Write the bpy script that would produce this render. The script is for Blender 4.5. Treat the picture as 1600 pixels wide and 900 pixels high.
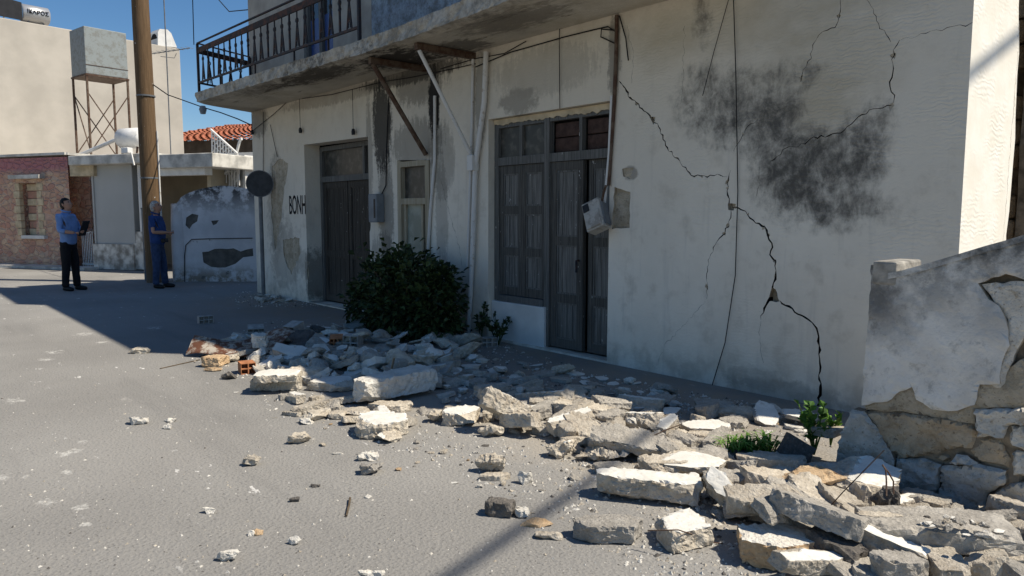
import bpy, bmesh, math, random
from mathutils import Vector, Matrix, noise
from mathutils.geometry import delaunay_2d_cdt

for o in list(bpy.data.objects):
    bpy.data.objects.remove(o)
SC = bpy.context.scene
COL = SC.collection
R = math.radians

# ------------------------------------------------------------------ camera
FPX, CX, CY = 1150.0, 800.0, 450.0
CAM = Vector((1.73, -5.34, 1.45))
PITCH = math.atan(115 / 1150)
_fw = Vector((-0.757, 0.653, 0)).normalized()
_rt = Vector((_fw.y, -_fw.x, 0))
_F = _fw * math.cos(PITCH) + Vector((0, 0, -math.sin(PITCH)))
_U = _rt.cross(_F)
cam_d = bpy.data.cameras.new("camera")
cam = bpy.data.objects.new("camera", cam_d)
COL.objects.link(cam)
cam_d.sensor_width = 36
cam_d.lens = 36 * FPX / 1600
cam_d.clip_end = 2000
cam.matrix_world = Matrix(((_rt.x, _U.x, -_F.x, CAM.x), (_rt.y, _U.y, -_F.y, CAM.y), (_rt.z, _U.z, -_F.z, CAM.z), (0, 0, 0, 1)))
SC.camera = cam
SC.render.resolution_x, SC.render.resolution_y = 1024, 576

# ------------------------------------------------------------------ light
SUN_AZ, SUN_EL = R(39.5), R(53)
SDIR = Vector((math.cos(SUN_AZ) * math.cos(SUN_EL), math.sin(SUN_AZ) * math.cos(SUN_EL), math.sin(SUN_EL)))
w = bpy.data.worlds.new("World")
SC.world = w
w.use_nodes = True
nt = w.node_tree
nt.nodes.clear()
sky = nt.nodes.new('ShaderNodeTexSky')
sky.sky_type = 'NISHITA'
sky.sun_disc = False
sky.sun_elevation = SUN_EL
sky.sun_rotation = math.atan2(SDIR.x, SDIR.y)
sky.air_density = 1.0
sky.dust_density = 0.15
sky.ozone_density = 3.5
sky.altitude = 600
bg = nt.nodes.new('ShaderNodeBackground')
bg.inputs[1].default_value = 0.078
wo = nt.nodes.new('ShaderNodeOutputWorld')
hs = nt.nodes.new('ShaderNodeHueSaturation')
hs.inputs['Saturation'].default_value = 1.2
nt.links.new(sky.outputs[0], hs.inputs['Color'])
nt.links.new(hs.outputs[0], bg.inputs[0])
nt.links.new(bg.outputs[0], wo.inputs[0])
sun_d = bpy.data.lights.new("sun", 'SUN')
sun_d.energy = 4.6
sun_d.angle = R(0.53)
sun_d.color = (1.0, 0.92, 0.79)
sun = bpy.data.objects.new("sun", sun_d)
COL.objects.link(sun)
sun.location = (20, 14, 30)
sun.rotation_euler = (-SDIR).to_track_quat('-Z', 'Y').to_euler()
SC.view_settings.view_transform = 'Standard'
SC.view_settings.look = 'None'
SC.view_settings.exposure = 0.42
SC.view_settings.gamma = 1

# ------------------------------------------------------------------ pixel helpers (photo pixels, 1600 x 900)
def ray(x, y):
    return _F + _rt * ((x - CX) / FPX) - _U * ((y - CY) / FPX)
def at(x, y, z=0.0):
    d = ray(x, y)
    return CAM + d * ((z - CAM.z) / d.z)
def on_plane(x, y, o, n):
    d = ray(x, y)
    return CAM + d * ((o - CAM).dot(n) / d.dot(n))
def fpx(x, y, yy=0.0):
    """facade-parallel plane at depth yy -> (x, z)"""
    p = on_plane(x, y, Vector((0, yy, 0)), Vector((0, 1, 0)))
    return (p.x, p.z)

# ------------------------------------------------------------------ materials
class NT:
    def __init__(s, name):
        s.m = bpy.data.materials.new(name)
        s.m.use_nodes = True
        s.t = s.m.node_tree
        s.b = s.t.nodes['Principled BSDF']
        s.b.inputs['Roughness'].default_value = 0.9
        s.b.inputs['Specular IOR Level'].default_value = 0.25
        tc = s.t.nodes.new('ShaderNodeTexCoord')
        s.oc = tc.outputs['Object']
        s._xyz = None
    def n(s, kind, **kw):
        nd = s.t.nodes.new('ShaderNode' + kind)
        for k, v in kw.items():
            setattr(nd, k, v)
        return nd
    def put(s, sock, v):
        if hasattr(v, 'links') or isinstance(v, bpy.types.NodeSocket):
            s.t.links.new(v, sock)
        else:
            if sock.type == 'RGBA' and not hasattr(v, '__len__'):
                v = (v, v, v, 1)
            elif sock.type == 'RGBA' and len(v) == 3:
                v = (*v, 1)
            sock.default_value = v
    def math(s, op, a, b=0.0, clamp=False):
        nd = s.n('Math', operation=op, use_clamp=clamp)
        s.put(nd.inputs[0], a); s.put(nd.inputs[1], b)
        return nd.outputs[0]
    def xyz(s):
        if s._xyz is None:
            nd = s.n('SeparateXYZ')
            s.t.links.new(s.oc, nd.inputs[0])
            s._xyz = nd.outputs
        return s._xyz
    def scaled(s, sx, sy, sz, rot=(0, 0, 0)):
        nd = s.n('Mapping')
        s.t.links.new(s.oc, nd.inputs[0])
        nd.inputs['Scale'].default_value = (sx, sy, sz)
        nd.inputs['Rotation'].default_value = rot
        return nd.outputs[0]
    def noise(s, scale, detail=4, rough=0.55, vec=None, dist=0.0):
        nd = s.n('TexNoise')
        s.put(nd.inputs['Vector'], vec or s.oc)
        nd.inputs['Scale'].default_value = scale
        nd.inputs['Detail'].default_value = detail
        nd.inputs['Roughness'].default_value = rough
        nd.inputs['Distortion'].default_value = dist
        return nd.outputs[0]
    def voro(s, scale, vec=None, feature='F1', rnd=1.0):
        nd = s.n('TexVoronoi', feature=feature)
        s.put(nd.inputs['Vector'], vec or s.oc)
        nd.inputs['Scale'].default_value = scale
        nd.inputs['Randomness'].default_value = rnd
        return nd.outputs['Distance']
    def ramp(s, fac, a, b, lo=0.0, hi=1.0):
        nd = s.n('MapRange', interpolation_type='SMOOTHSTEP')
        s.put(nd.inputs['Value'], fac)
        nd.inputs['From Min'].default_value = a
        nd.inputs['From Max'].default_value = b
        nd.inputs['To Min'].default_value = lo
        nd.inputs['To Max'].default_value = hi
        return nd.outputs[0]
    def mix(s, fac, a, b, mode='MIX'):
        nd = s.n('Mix', data_type='RGBA', blend_type=mode)
        s.put(nd.inputs[0], fac); s.put(nd.inputs[6], a); s.put(nd.inputs[7], b)
        return nd.outputs[2]
    def color(s, c):
        s.put(s.b.inputs['Base Color'], c)
    def bump(s, h, strength=0.5, dist=0.02):
        nd = s.n('Bump')
        nd.inputs['Strength'].default_value = strength
        nd.inputs['Distance'].default_value = dist
        s.put(nd.inputs['Height'], h)
        s.t.links.new(nd.outputs[0], s.b.inputs['Normal'])
    def stain(s, cx, cz, rx, rz, amp=1.0, sharp=1.6, nz=None, ax=(0, 2), soft=0.0):
        """blotch with a noisy rim; coords in metres on axes ax of object space"""
        X = s.xyz()
        dx = s.math('MULTIPLY', s.math('SUBTRACT', X[ax[0]], cx), 1 / rx)
        dz = s.math('MULTIPLY', s.math('SUBTRACT', X[ax[1]], cz), 1 / rz)
        d = s.math('ADD', s.math('MULTIPLY', dx, dx), s.math('MULTIPLY', dz, dz))
        v = s.math('SUBTRACT', 1.0 + soft, d)
        v = s.math('ADD', v, s.math('MULTIPLY', s.math('SUBTRACT', nz, 0.5), 2 * amp))
        return s.math('MULTIPLY', v, sharp, clamp=True)
    def done(s, rough=None):
        if rough is not None:
            s.b.inputs['Roughness'].default_value = rough
        return s.m

M = {}
def simple(name, col, rough=0.85, var=0.25, scale=6, bump=0.25, bscale=40, metal=0.0, dark=None):
    k = NT(name)
    nz = k.noise(scale, 5)
    d = dark or tuple(c * (1 - var) for c in col)
    l = tuple(min(1, c * (1 + var * 0.6)) for c in col)
    k.color(k.mix(k.ramp(nz, 0.32, 0.68), d, l))
    if bump:
        k.bump(k.noise(bscale, 4), bump, 0.01)
    k.b.inputs['Metallic'].default_value = metal
    M[name] = k.done(rough)
    return M[name]

def facade_material():
    k = NT('limewashed_plaster')
    X = k.xyz()
    big = k.noise(0.9, 5, 0.6)
    mid = k.noise(4.5, 6, 0.65)
    fine = k.noise(26, 5, 0.6)
    c = k.mix(k.ramp(big, 0.35, 0.7), (0.69, 0.64, 0.545), (0.79, 0.74, 0.64))
    c = k.mix(k.ramp(mid, 0.50, 0.70, 0, 0.5), c, (0.49, 0.44, 0.36))
    # vertical weather streaks
    st = k.noise(3.0, 4, 0.6, vec=k.scaled(3.2, 1, 0.28))
    c = k.mix(k.ramp(st, 0.55, 0.75, 0, 0.3), c, (0.36, 0.35, 0.33))
    # grime below the slab
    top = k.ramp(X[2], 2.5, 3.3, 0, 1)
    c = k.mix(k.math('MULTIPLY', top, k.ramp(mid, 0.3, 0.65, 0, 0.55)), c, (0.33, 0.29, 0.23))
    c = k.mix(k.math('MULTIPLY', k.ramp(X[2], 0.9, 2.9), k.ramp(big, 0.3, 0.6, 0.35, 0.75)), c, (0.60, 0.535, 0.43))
    # splash zone at the foot
    ft = k.ramp(X[2], 0.42, 0.0, 0, 1)
    c = k.mix(k.math('MULTIPLY', ft, k.ramp(mid, 0.35, 0.62, 0.0, 0.6)), c, (0.40, 0.355, 0.285))
    edge = k.noise(7, 7, 0.72)
    edge2 = k.noise(2.2, 6, 0.7, vec=k.scaled(1.0, 1, 2.2))
    def P(px, py, rx, rz):
        x, z = fpx(px, py)
        xa, _ = fpx(px - rx, py); xb, _ = fpx(px + rx, py)
        _, za = fpx(px, py - rz); _, zb = fpx(px, py + rz)
        return x, z, abs(xb - xa) / 2, abs(za - zb) / 2
    # ochre ground showing through the worn wash
    for a in ((1270, 110, 150, 95), (1290, 170, 70, 65), (1240, 20, 230, 60), (1040, 60, 60, 60)):
        m_ = k.stain(*P(*a), amp=1.0, sharp=0.8, nz=edge2)
        c = k.mix(k.math('MULTIPLY', m_, 0.65), c, (0.42, 0.36, 0.255))
    # big sooty mould patch, in comb-like strokes
    fib = k.noise(1.0, 8, 0.72, vec=k.scaled(9.0, 1, 6.0), dist=0.4)
    field = None
    for a, op in (((1140, 172, 95, 85), 0.85), ((1205, 190, 85, 95), 0.95), ((1255, 262, 115, 105), 1.15), ((1335, 240, 70, 95), 1.0),
                  ((1290, 318, 135, 60), 0.85), ((1225, 130, 95, 50), 0.62), ((1098, 25, 24, 80), 0.62), ((1100, 150, 70, 80), 0.68), ((1360, 190, 60, 60), 0.6)):
        x0_, z0_, rx_, rz_ = P(*a)
        dx = k.math('MULTIPLY', k.math('SUBTRACT', X[0], x0_), 1 / rx_); dz = k.math('MULTIPLY', k.math('SUBTRACT', X[2], z0_), 1 / rz_)
        d_ = k.math('SUBTRACT', 1.0, k.math('ADD', k.math('MULTIPLY', dx, dx), k.math('MULTIPLY', dz, dz)), clamp=True)
        d_ = k.math('MULTIPLY', d_, op)
        field = d_ if field is None else k.math('MAXIMUM', field, d_)
    for a in ((1290, 165, 42, 60),):
        x0_, z0_, rx_, rz_ = P(*a)
        dx = k.math('MULTIPLY', k.math('SUBTRACT', X[0], x0_), 1 / rx_); dz = k.math('MULTIPLY', k.math('SUBTRACT', X[2], z0_), 1 / rz_)
        d_ = k.math('SUBTRACT', 1.0, k.math('ADD', k.math('MULTIPLY', dx, dx), k.math('MULTIPLY', dz, dz)), clamp=True)
        field = k.math('SUBTRACT', field, k.math('MULTIPLY', d_, 0.45), clamp=True)
    soot = k.math('ADD', field, k.math('MULTIPLY', k.math('SUBTRACT', k.math('ADD', k.math('MULTIPLY', fib, 0.55), k.math('MULTIPLY', edge, 0.45)), 0.5), 3.2))
    soot = k.math('MULTIPLY', k.ramp(soot, 0.1, 1.25), k.ramp(field, 0.0, 0.4))
    c = k.mix(k.math('MULTIPLY', soot, 0.94), c, (0.06, 0.057, 0.051))
    # soot drips beneath the balcony
    drip = k.math('ADD', k.math('MULTIPLY', k.noise(2.4, 6, 0.75, vec=k.scaled(7.0, 1, 0.9)), 0.6), k.math('MULTIPLY', k.noise(16.0, 9, 0.82), 0.55))
    for a, op in (((597, 195, 15, 75), 0.9), ((678, 160, 9, 60), 1.0), ((655, 130, 40, 35), 0.5), ((690, 250, 20, 60), 0.35),
                  ((525, 150, 90, 12), 0.35), ((800, 45, 80, 14), 0.4), ((603, 330, 12, 85), 0.55), ((650, 225, 40, 40), 0.45), ((690, 330, 10, 90), 0.35),
                  ((752, 150, 10, 70), 0.45), ((577, 240, 5, 90), 0.4), ((487, 430, 10, 50), 0.6), ((640, 118, 80, 14), 0.75), ((405, 190, 14, 25), 0.55), ((960, 90, 10, 70), 0.5), ((600, 405, 20, 40), 0.4), ((850, 110, 80, 40), 0.22)):
        m_ = k.stain(*P(*a), amp=2.6, sharp=2.1, nz=drip, soft=-0.2)
        c = k.mix(k.math('MULTIPLY', m_, op), c, (0.03, 0.028, 0.025))
    # flaked wash, grey-brown base coat
    for a, op in (((810, 158, 34, 24), 0.75), ((445, 400, 25, 60), 0.5), ((432, 280, 12, 45), 0.65), ((470, 410, 16, 25), 0.4),
                  ((1230, 615, 110, 22), 0.5), ((1180, 590, 60, 20), 0.4), ((430, 340, 14, 60), 0.45), ((985, 270, 14, 12), 0.8)):
        m_ = k.stain(*P(*a), amp=1.7, sharp=1.8, nz=edge)
        c = k.mix(k.math('MULTIPLY', m_, op), c, (0.27, 0.245, 0.205))
    # specks
    sp = k.ramp(k.noise(60, 3, 0.6), 0.68, 0.75, 0, 0.5)
    c = k.mix(sp, c, (0.2, 0.18, 0.15))
    k.color(c)
    # trowelled ripples
    wv = k.n('TexWave', wave_type='BANDS', bands_direction='Z')
    k.t.links.new(k.scaled(0.8, 1, 1), wv.inputs[0])
    wv.inputs['Scale'].default_value = 10
    wv.inputs['Distortion'].default_value = 9.5
    wv.inputs['Detail'].default_value = 3
    wv.inputs['Detail Scale'].default_value = 1.6
    wm = k.math('MULTIPLY', k.ramp(k.noise(1.7, 4, 0.6), 0.42, 0.62), k.ramp(X[0], -4.2, -1.2, 0.06, 0.34))
    wm = k.math('MULTIPLY', wm, k.ramp(X[2], 0.4, 1.6, 0.35, 1.0))
    h = k.math('ADD', k.math('MULTIPLY', wv.outputs[1], wm), k.math('ADD', k.math('MULTIPLY', mid, 1.3), k.math('MULTIPLY', fine, 0.35)))
    k.bump(h, 0.5, 0.016)
    M['facade'] = k.done(0.92)

def asphalt_material():
    k = NT('worn_asphalt')
    big = k.noise(0.35, 5, 0.6)
    mid = k.noise(3.0, 5, 0.6)
    c = k.mix(k.ramp(big, 0.35, 0.68), (0.215, 0.206, 0.19), (0.275, 0.265, 0.245))
    c = k.mix(k.ramp(mid, 0.5, 0.8, 0, 0.5), c, (0.27, 0.255, 0.23))
    # exposed stones and tar pits
    v = k.voro(58)
    grain = k.noise(120, 3, 0.6)
    c = k.mix(k.ramp(grain, 0.35, 0.7, 0.0, 0.4), c, (0.30, 0.29, 0.27))
    pit = k.noise(62, 3, 0.55)
    pitm = k.math('MULTIPLY', k.ramp(pit, 0.605, 0.66), k.ramp(k.noise(5, 3), 0.3, 0.6, 0.45, 1.0))
    c = k.mix(k.math('MULTIPLY', pitm, 0.5), c, (0.07, 0.066, 0.06))
    # plaster dust smeared on the road
    ds = k.noise(1.6, 6, 0.7, vec=k.scaled(0.55, 1.7, 1, (0, 0, 0.75)))
    c = k.mix(k.ramp(ds, 0.64, 0.73, 0, 0.45), c, (0.5, 0.47, 0.42))
    ds2 = k.noise(5.5, 5, 0.7, vec=k.scaled(0.6, 1.6, 1, (0, 0, 0.85)))
    c = k.mix(k.math('MULTIPLY', k.ramp(ds2, 0.645, 0.67, 0, 0.9), k.ramp(big, 0.4, 0.55)), c, (0.68, 0.66, 0.62))
    # tyre polish, patches, hairline cracks
    X = k.xyz()
    tr = k.noise(0.9, 4, 0.6, vec=k.scaled(0.16, 1.6, 1, (0, 0, 0.35)))
    c = k.mix(k.ramp(tr, 0.5, 0.68, 0, 0.4), c, (0.15, 0.146, 0.138))
    c = k.mix(k.ramp(k.noise(0.22, 3, 0.5), 0.5, 0.56, 0, 0.18), c, (0.33, 0.315, 0.29))
    # pale mortar dust lying round the rubble
    dn = k.noise(2.2, 7, 0.7)
    for px_, py_, rx_, ry_, op in ((560, 570, 1.9, 1.0, 0.3), (720, 640, 1.5, 0.6, 0.4), (930, 690, 1.2, 0.6, 0.75), (1180, 760, 1.2, 0.8, 0.8), (1400, 850, 1.0, 0.8, 0.8), (430, 466, 0.7, 0.5, 0.8)):
        p_ = at(px_, py_)
        c = k.mix(k.math('MULTIPLY', k.stain(p_.x, p_.y, rx_, ry_, amp=0.9, sharp=0.8, nz=dn, ax=(0, 1)), op), c, (0.37, 0.33, 0.27))
    sn = k.noise(14, 8, 0.8)
    for px_, py_, rx_, ry_ in ((85, 550, 0.22, 0.05), (132, 522, 0.3, 0.06), (70, 562, 0.2, 0.05), (128, 690, 0.09, 0.035), (116, 705, 0.11, 0.03), (98, 709, 0.14, 0.03), (22, 626, 0.2, 0.05), (75, 784, 0.11, 0.04), (128, 792, 0.09, 0.035), (135, 820, 0.06, 0.02), (160, 535, 0.2, 0.05), (105, 738, 0.08, 0.02), (40, 745, 0.06, 0.02), (240, 512, 0.3, 0.07), (5, 746, 0.1, 0.05)):
        p_ = at(px_, py_)
        c = k.mix(k.math('MULTIPLY', k.stain(p_.x, p_.y, (rx_ + ry_) * 0.6, (rx_ + ry_) * 0.4, amp=3.2, sharp=1.2, nz=sn, ax=(0, 1), soft=-0.6), 0.6), c, (0.66, 0.64, 0.59))
    near = k.math('MULTIPLY', k.ramp(X[1], -2.6, -0.2), k.ramp(X[0], -13.0, -9.0))
    c = k.mix(k.math('MULTIPLY', near, k.ramp(mid, 0.3, 0.65, 0.15, 0.7)), c, (0.27, 0.225, 0.17))
    k.color(c)
    h = k.math('SUBTRACT', k.math('ADD', k.math('MULTIPLY', v, 0.7), k.math('MULTIPLY', grain, 0.4)), k.math('MULTIPLY', pitm, 0.9))
    k.bump(h, 0.5, 0.012)
    M['asphalt'] = k.done(0.9)

def stone_materials():
    # lime plastered skin of broken wall pieces
    k = NT('plaster_skin')
    a = k.noise(5, 6, 0.65)
    c = k.mix(k.ramp(a, 0.3, 0.7), (0.60, 0.575, 0.51), (0.76, 0.735, 0.675))
    c = k.mix(k.ramp(k.noise(8, 6, 0.72), 0.54, 0.68, 0, 0.6), c, (0.46, 0.40, 0.31))
    c = k.mix(k.ramp(k.noise(34, 5, 0.7), 0.6, 0.7, 0, 0.6), c, (0.36, 0.31, 0.24))
    k.color(c)
    k.bump(k.noise(45, 5), 0.4, 0.008)
    M['skin'] = k.done(0.9)
    def rubble(name, lo, hi, sp):
        k = NT(name)
        a = k.noise(7, 7, 0.7)
        c = k.mix(k.ramp(a, 0.28, 0.7), lo, hi)
        v = k.voro(46)
        c = k.mix(k.ramp(v, 0.38, 0.08, 0, 0.5), c, sp)
        c = k.mix(k.ramp(k.noise(80, 3), 0.6, 0.72, 0, 0.5), c, tuple(q * 0.45 for q in lo))
        oi = k.n('ObjectInfo')
        c = k.mix(0.32, c, k.mix(oi.outputs['Random'], (0.52, 0.5, 0.46), (1.25, 1.18, 1.05)), 'MULTIPLY')
        k.color(c)
        h = k.math('ADD', k.math('MULTIPLY', a, 1.2), k.math('MULTIPLY', k.noise(55, 5, 0.65), 0.7))
        k.bump(h, 0.8, 0.02)
        M[name] = k.done(0.95)
    rubble('mortar', (0.35, 0.30, 0.235), (0.62, 0.57, 0.485), (0.68, 0.63, 0.54))
    rubble('greystone', (0.27, 0.25, 0.22), (0.48, 0.45, 0.40), (0.55, 0.52, 0.47))
    rubble('tan', (0.40, 0.27, 0.155), (0.60, 0.45, 0.29), (0.62, 0.5, 0.35))
    rubble('darkstone', (0.075, 0.07, 0.065), (0.17, 0.155, 0.14), (0.25, 0.23, 0.2))
    rubble('chalk', (0.55, 0.52, 0.46), (0.74, 0.715, 0.66), (0.80, 0.78, 0.73))
    simple('terracotta', (0.46, 0.19, 0.085), var=0.3, scale=14)
    simple('greybrick', (0.40, 0.375, 0.34), var=0.25, scale=14)

def wood_material(name, a, b, streak=(0.36, 0.37, 0.38)):
    k = NT(name)
    g = k.noise(3.0, 6, 0.7, vec=k.scaled(22, 22, 0.7))
    c = k.mix(k.ramp(g, 0.3, 0.7), a, b)
    c = k.mix(k.ramp(k.noise(2.0, 5, 0.75, vec=k.scaled(30, 30, 1.4)), 0.6, 0.74, 0, 0.65), c, streak)
    c = k.mix(k.ramp(k.noise(28, 3, 0.6, vec=k.scaled(1.0, 1.0, 0.5)), 0.70, 0.74, 0, 0.8), c, (0.6, 0.6, 0.58))
    c = k.mix(k.ramp(k.xyz()[2], 0.5, 0.0, 0, 0.5), c, (0.13, 0.11, 0.09))
    k.color(c)
    k.bump(g, 0.5, 0.006)
    M[name] = k.done(0.85)

def rust_material(name, paint, rust=(0.16, 0.06, 0.025), amt=0.5, rough=0.7):
    k = NT(name)
    a = k.noise(9, 6, 0.7)
    k.color(k.mix(k.ramp(a, amt - 0.06, amt + 0.08), rust, paint))
    k.bump(k.noise(60, 4), 0.3, 0.004)
    M[name] = k.done(rough)

def slab_material():
    k = NT('stained_concrete')
    X = k.xyz()
    a = k.noise(2.2, 6, 0.7); e = k.noise(8, 7, 0.72)
    c = k.mix(k.ramp(a, 0.3, 0.7), (0.42, 0.375, 0.29), (0.56, 0.52, 0.44))
    st = k.noise(2.0, 6, 0.75, vec=k.scaled(0.5, 2.6, 1, (0, 0, 0.35)))
    c = k.mix(k.ramp(st, 0.55, 0.67, 0, 0.85), c, (0.085, 0.07, 0.055))
    c = k.mix(k.ramp(k.noise(1.1, 4), 0.5, 0.72, 0, 0.6), c, (0.22, 0.185, 0.14))
    # the weathered front edge: flaked whitewash over black grime
    fr = k.ramp(X[1], -0.86, -0.93)
    ec = k.mix(k.ramp(k.math('ADD', k.math('MULTIPLY', e, 0.6), k.math('MULTIPLY', k.noise(2.6, 6, 0.75), 0.4)), 0.36, 0.62), (0.13, 0.12, 0.10), (0.50, 0.465, 0.40))
    c = k.mix(k.math('MULTIPLY', fr, 0.75), c, ec)
    for x_, y_, rx_, ry_, op in ((-6.0, -0.45, 0.9, 0.45, 1.0), (-7.6, -0.72, 1.2, 0.3, 0.85), (-5.0, -0.3, 0.5, 0.3, 0.7), (-9.2, -0.8, 0.9, 0.2, 0.45), (-3.8, -0.6, 0.9, 0.35, 0.5)):
        c = k.mix(k.math('MULTIPLY', k.stain(x_, y_, rx_, ry_, amp=2.2, sharp=1.5, nz=k.noise(5, 7, 0.78, vec=k.scaled(0.8, 1.8, 1)), ax=(0, 1)), op), c, (0.045, 0.038, 0.03))
    k.color(c)
    k.bump(k.math('ADD', a, e), 0.7, 0.02)
    M['slab'] = k.done(0.95)

def grunge(name, lo, hi, sp):
    k = NT(name)
    a = k.noise(6, 7, 0.72); e = k.noise(17, 7, 0.75)
    c = k.mix(k.ramp(a, 0.3, 0.68), lo, hi)
    c = k.mix(k.ramp(e, 0.53, 0.66, 0, 0.7), c, sp)
    c = k.mix(k.ramp(k.noise(70, 4), 0.6, 0.7, 0, 0.6), c, tuple(q * 0.4 for q in sp))
    k.color(c)
    k.bump(k.math('ADD', k.math('MULTIPLY', a, 1.2), k.math('ADD', e, k.math('MULTIPLY', k.noise(60, 5), 0.5))), 0.9, 0.022)
    M[name] = k.done(0.95)

def build_materials():
    facade_material(); asphalt_material(); stone_materials(); slab_material()
    wood_material('door_wood', (0.042, 0.040, 0.036), (0.125, 0.118, 0.105), (0.31, 0.295, 0.265))
    wood_material('panel_wood', (0.06, 0.06, 0.056), (0.23, 0.222, 0.205), (0.42, 0.41, 0.385))
    wood_material('frame_wood', (0.075, 0.075, 0.07), (0.17, 0.168, 0.158))
    wood_material('brown_door', (0.03, 0.026, 0.022), (0.085, 0.075, 0.062), (0.22, 0.2, 0.17))
    wood_material('cream_wood', (0.25, 0.21, 0.14), (0.42, 0.38, 0.29), (0.5, 0.47, 0.4))
    wood_material('pole_wood', (0.085, 0.052, 0.026), (0.17, 0.108, 0.058), (0.06, 0.036, 0.02))
    rust_material('black_iron', (0.022, 0.022, 0.026), (0.06, 0.03, 0.02), 0.45, 0.6)
    rust_material('rusty_rail', (0.028, 0.022, 0.02), (0.085, 0.036, 0.022), 0.47)
    rust_material('rusty_iron', (0.12, 0.085, 0.06), (0.075, 0.04, 0.025), 0.5)
    rust_material('white_pipe', (0.62, 0.61, 0.58), (0.38, 0.33, 0.27), 0.36)
    rust_material('tin_sheet', (0.42, 0.37, 0.30), (0.13, 0.055, 0.03), 0.5)
    rust_material('tank_metal', (0.25, 0.275, 0.27), (0.20, 0.205, 0.19), 0.45, 0.55)
    rust_material('meter_case', (0.42, 0.40, 0.36), (0.27, 0.25, 0.22), 0.45, 0.6)
    simple('white_plaster', (0.66, 0.65, 0.62), var=0.12, scale=3)
    simple('upper_plaster', (0.36, 0.335, 0.29), var=0.2, scale=2.5)
    grunge('blue_wash', (0.16, 0.18, 0.19), (0.36, 0.44, 0.52), (0.13, 0.12, 0.10))
    simple('rubber', (0.012, 0.012, 0.013), var=0.2, bump=0)
    simple('black_plastic', (0.02, 0.02, 0.022), rough=0.5, var=0.2, bump=0)
    simple('sign_back', (0.052, 0.056, 0.062), rough=0.6, var=0.25, scale=10)
    simple('galvanised', (0.16, 0.17, 0.18), rough=0.5, var=0.25, scale=8)
    simple('spray_paint', (0.012, 0.012, 0.014), var=0.1, bump=0)
    simple('grey_box', (0.19, 0.21, 0.225), rough=0.6, var=0.15)
    simple('beige_render', (0.455, 0.415, 0.355), var=0.13, scale=0.8, bump=0.15, bscale=14)
    simple('slab_edge', (0.55, 0.53, 0.48), var=0.35, scale=3.5)
    simple('shutter_grey', (0.42, 0.42, 0.40), var=0.06, scale=1.2, bump=0)
    simple('dirty_white', (0.55, 0.53, 0.48), var=0.4, scale=4.5, dark=(0.24, 0.22, 0.19))
    simple('porch_beige', (0.46, 0.39, 0.28), var=0.1, scale=2)
    simple('white_paint', (0.74, 0.73, 0.70), rough=0.6, var=0.1, scale=6, bump=0)
    simple('cream_stone', (0.55, 0.45, 0.30), var=0.25, scale=5)
    simple('pink_stone', (0.44, 0.215, 0.165), var=0.35, scale=4, dark=(0.36, 0.23, 0.155))
    simple('pink_mortar', (0.42, 0.22, 0.175), var=0.3, scale=2.0)
    simple('roof_tile', (0.36, 0.125, 0.07), var=0.3, scale=3)
    simple('dark_void', (0.012, 0.011, 0.010), var=0.2, bump=0)  # near-black colour standing in for the shade inside cracks and openings
    simple('dark_wall', (0.10, 0.085, 0.07), var=0.3, scale=2)
    simple('skin_tone', (0.42, 0.235, 0.16), rough=0.6, var=0.08, bump=0)
    simple('hair_black', (0.012, 0.010, 0.009), rough=0.6, var=0.3, scale=40)
    simple('hair_grey', (0.42, 0.395, 0.36), rough=0.7, var=0.4, scale=40)
    simple('shirt_light_blue', (0.19, 0.30, 0.54), var=0.14, scale=10, bump=0.5, bscale=14)
    simple('shirt_navy', (0.025, 0.06, 0.19), var=0.2, scale=10, bump=0.5, bscale=14)
    simple('trousers_black', (0.010, 0.010, 0.012), var=0.2, scale=10, bump=0.4, bscale=14)
    simple('jeans', (0.035, 0.06, 0.13), var=0.3, scale=12, bump=0.4, bscale=14)
    simple('leather', (0.012, 0.011, 0.011), rough=0.5, var=0.2, bump=0)
    simple('bark', (0.10, 0.075, 0.05), var=0.3, scale=20)
    for nm, a, b in (('bush_leaf', (0.008, 0.018, 0.005), (0.055, 0.085, 0.025)), ('weed_leaf', (0.06, 0.15, 0.015), (0.16, 0.30, 0.04)),
                     ('weed_dark', (0.035, 0.09, 0.012), (0.10, 0.21, 0.03))):
        k = NT(nm)
        g = k.n('NewGeometry')
        k.color(k.mix(g.outputs['Random Per Island'], a, b))
        k.b.inputs['Specular IOR Level'].default_value = 0.3
        M[nm] = k.done(0.55)
    # glass
    k = NT('dark_glass')
    k.color((0.03, 0.03, 0.032)); k.b.inputs['Specular IOR Level'].default_value = 0.6
    M['glass'] = k.done(0.12)
    k = NT('dusty_pane')
    k.color(k.mix(k.ramp(k.noise(5, 5), 0.4, 0.7), (0.20, 0.225, 0.19), (0.31, 0.335, 0.29)))
    M['dusty_pane'] = k.done(0.45)
    k = NT('dim_pane')
    k.color(k.mix(k.ramp(k.noise(9, 5), 0.45, 0.75), (0.045, 0.042, 0.036), (0.13, 0.12, 0.10)))
    M['dim_pane'] = k.done(0.35)
    k = NT('blue_pane')
    k.color((0.05, 0.085, 0.22)); M['blue_pane'] = k.done(0.25)
    k = NT('sunlit_side_wash')  # paler facade wash for the side wall, sun brightness put into its colour
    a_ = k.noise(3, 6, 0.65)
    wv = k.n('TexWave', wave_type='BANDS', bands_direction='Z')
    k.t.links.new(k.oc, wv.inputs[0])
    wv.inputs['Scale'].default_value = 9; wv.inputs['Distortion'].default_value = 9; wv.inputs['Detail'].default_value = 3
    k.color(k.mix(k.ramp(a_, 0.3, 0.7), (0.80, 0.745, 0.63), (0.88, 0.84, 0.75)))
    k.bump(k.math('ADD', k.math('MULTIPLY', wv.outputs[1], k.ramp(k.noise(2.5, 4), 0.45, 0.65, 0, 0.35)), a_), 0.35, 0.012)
    M['sunlit_side_wash'] = k.done(0.92)
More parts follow.
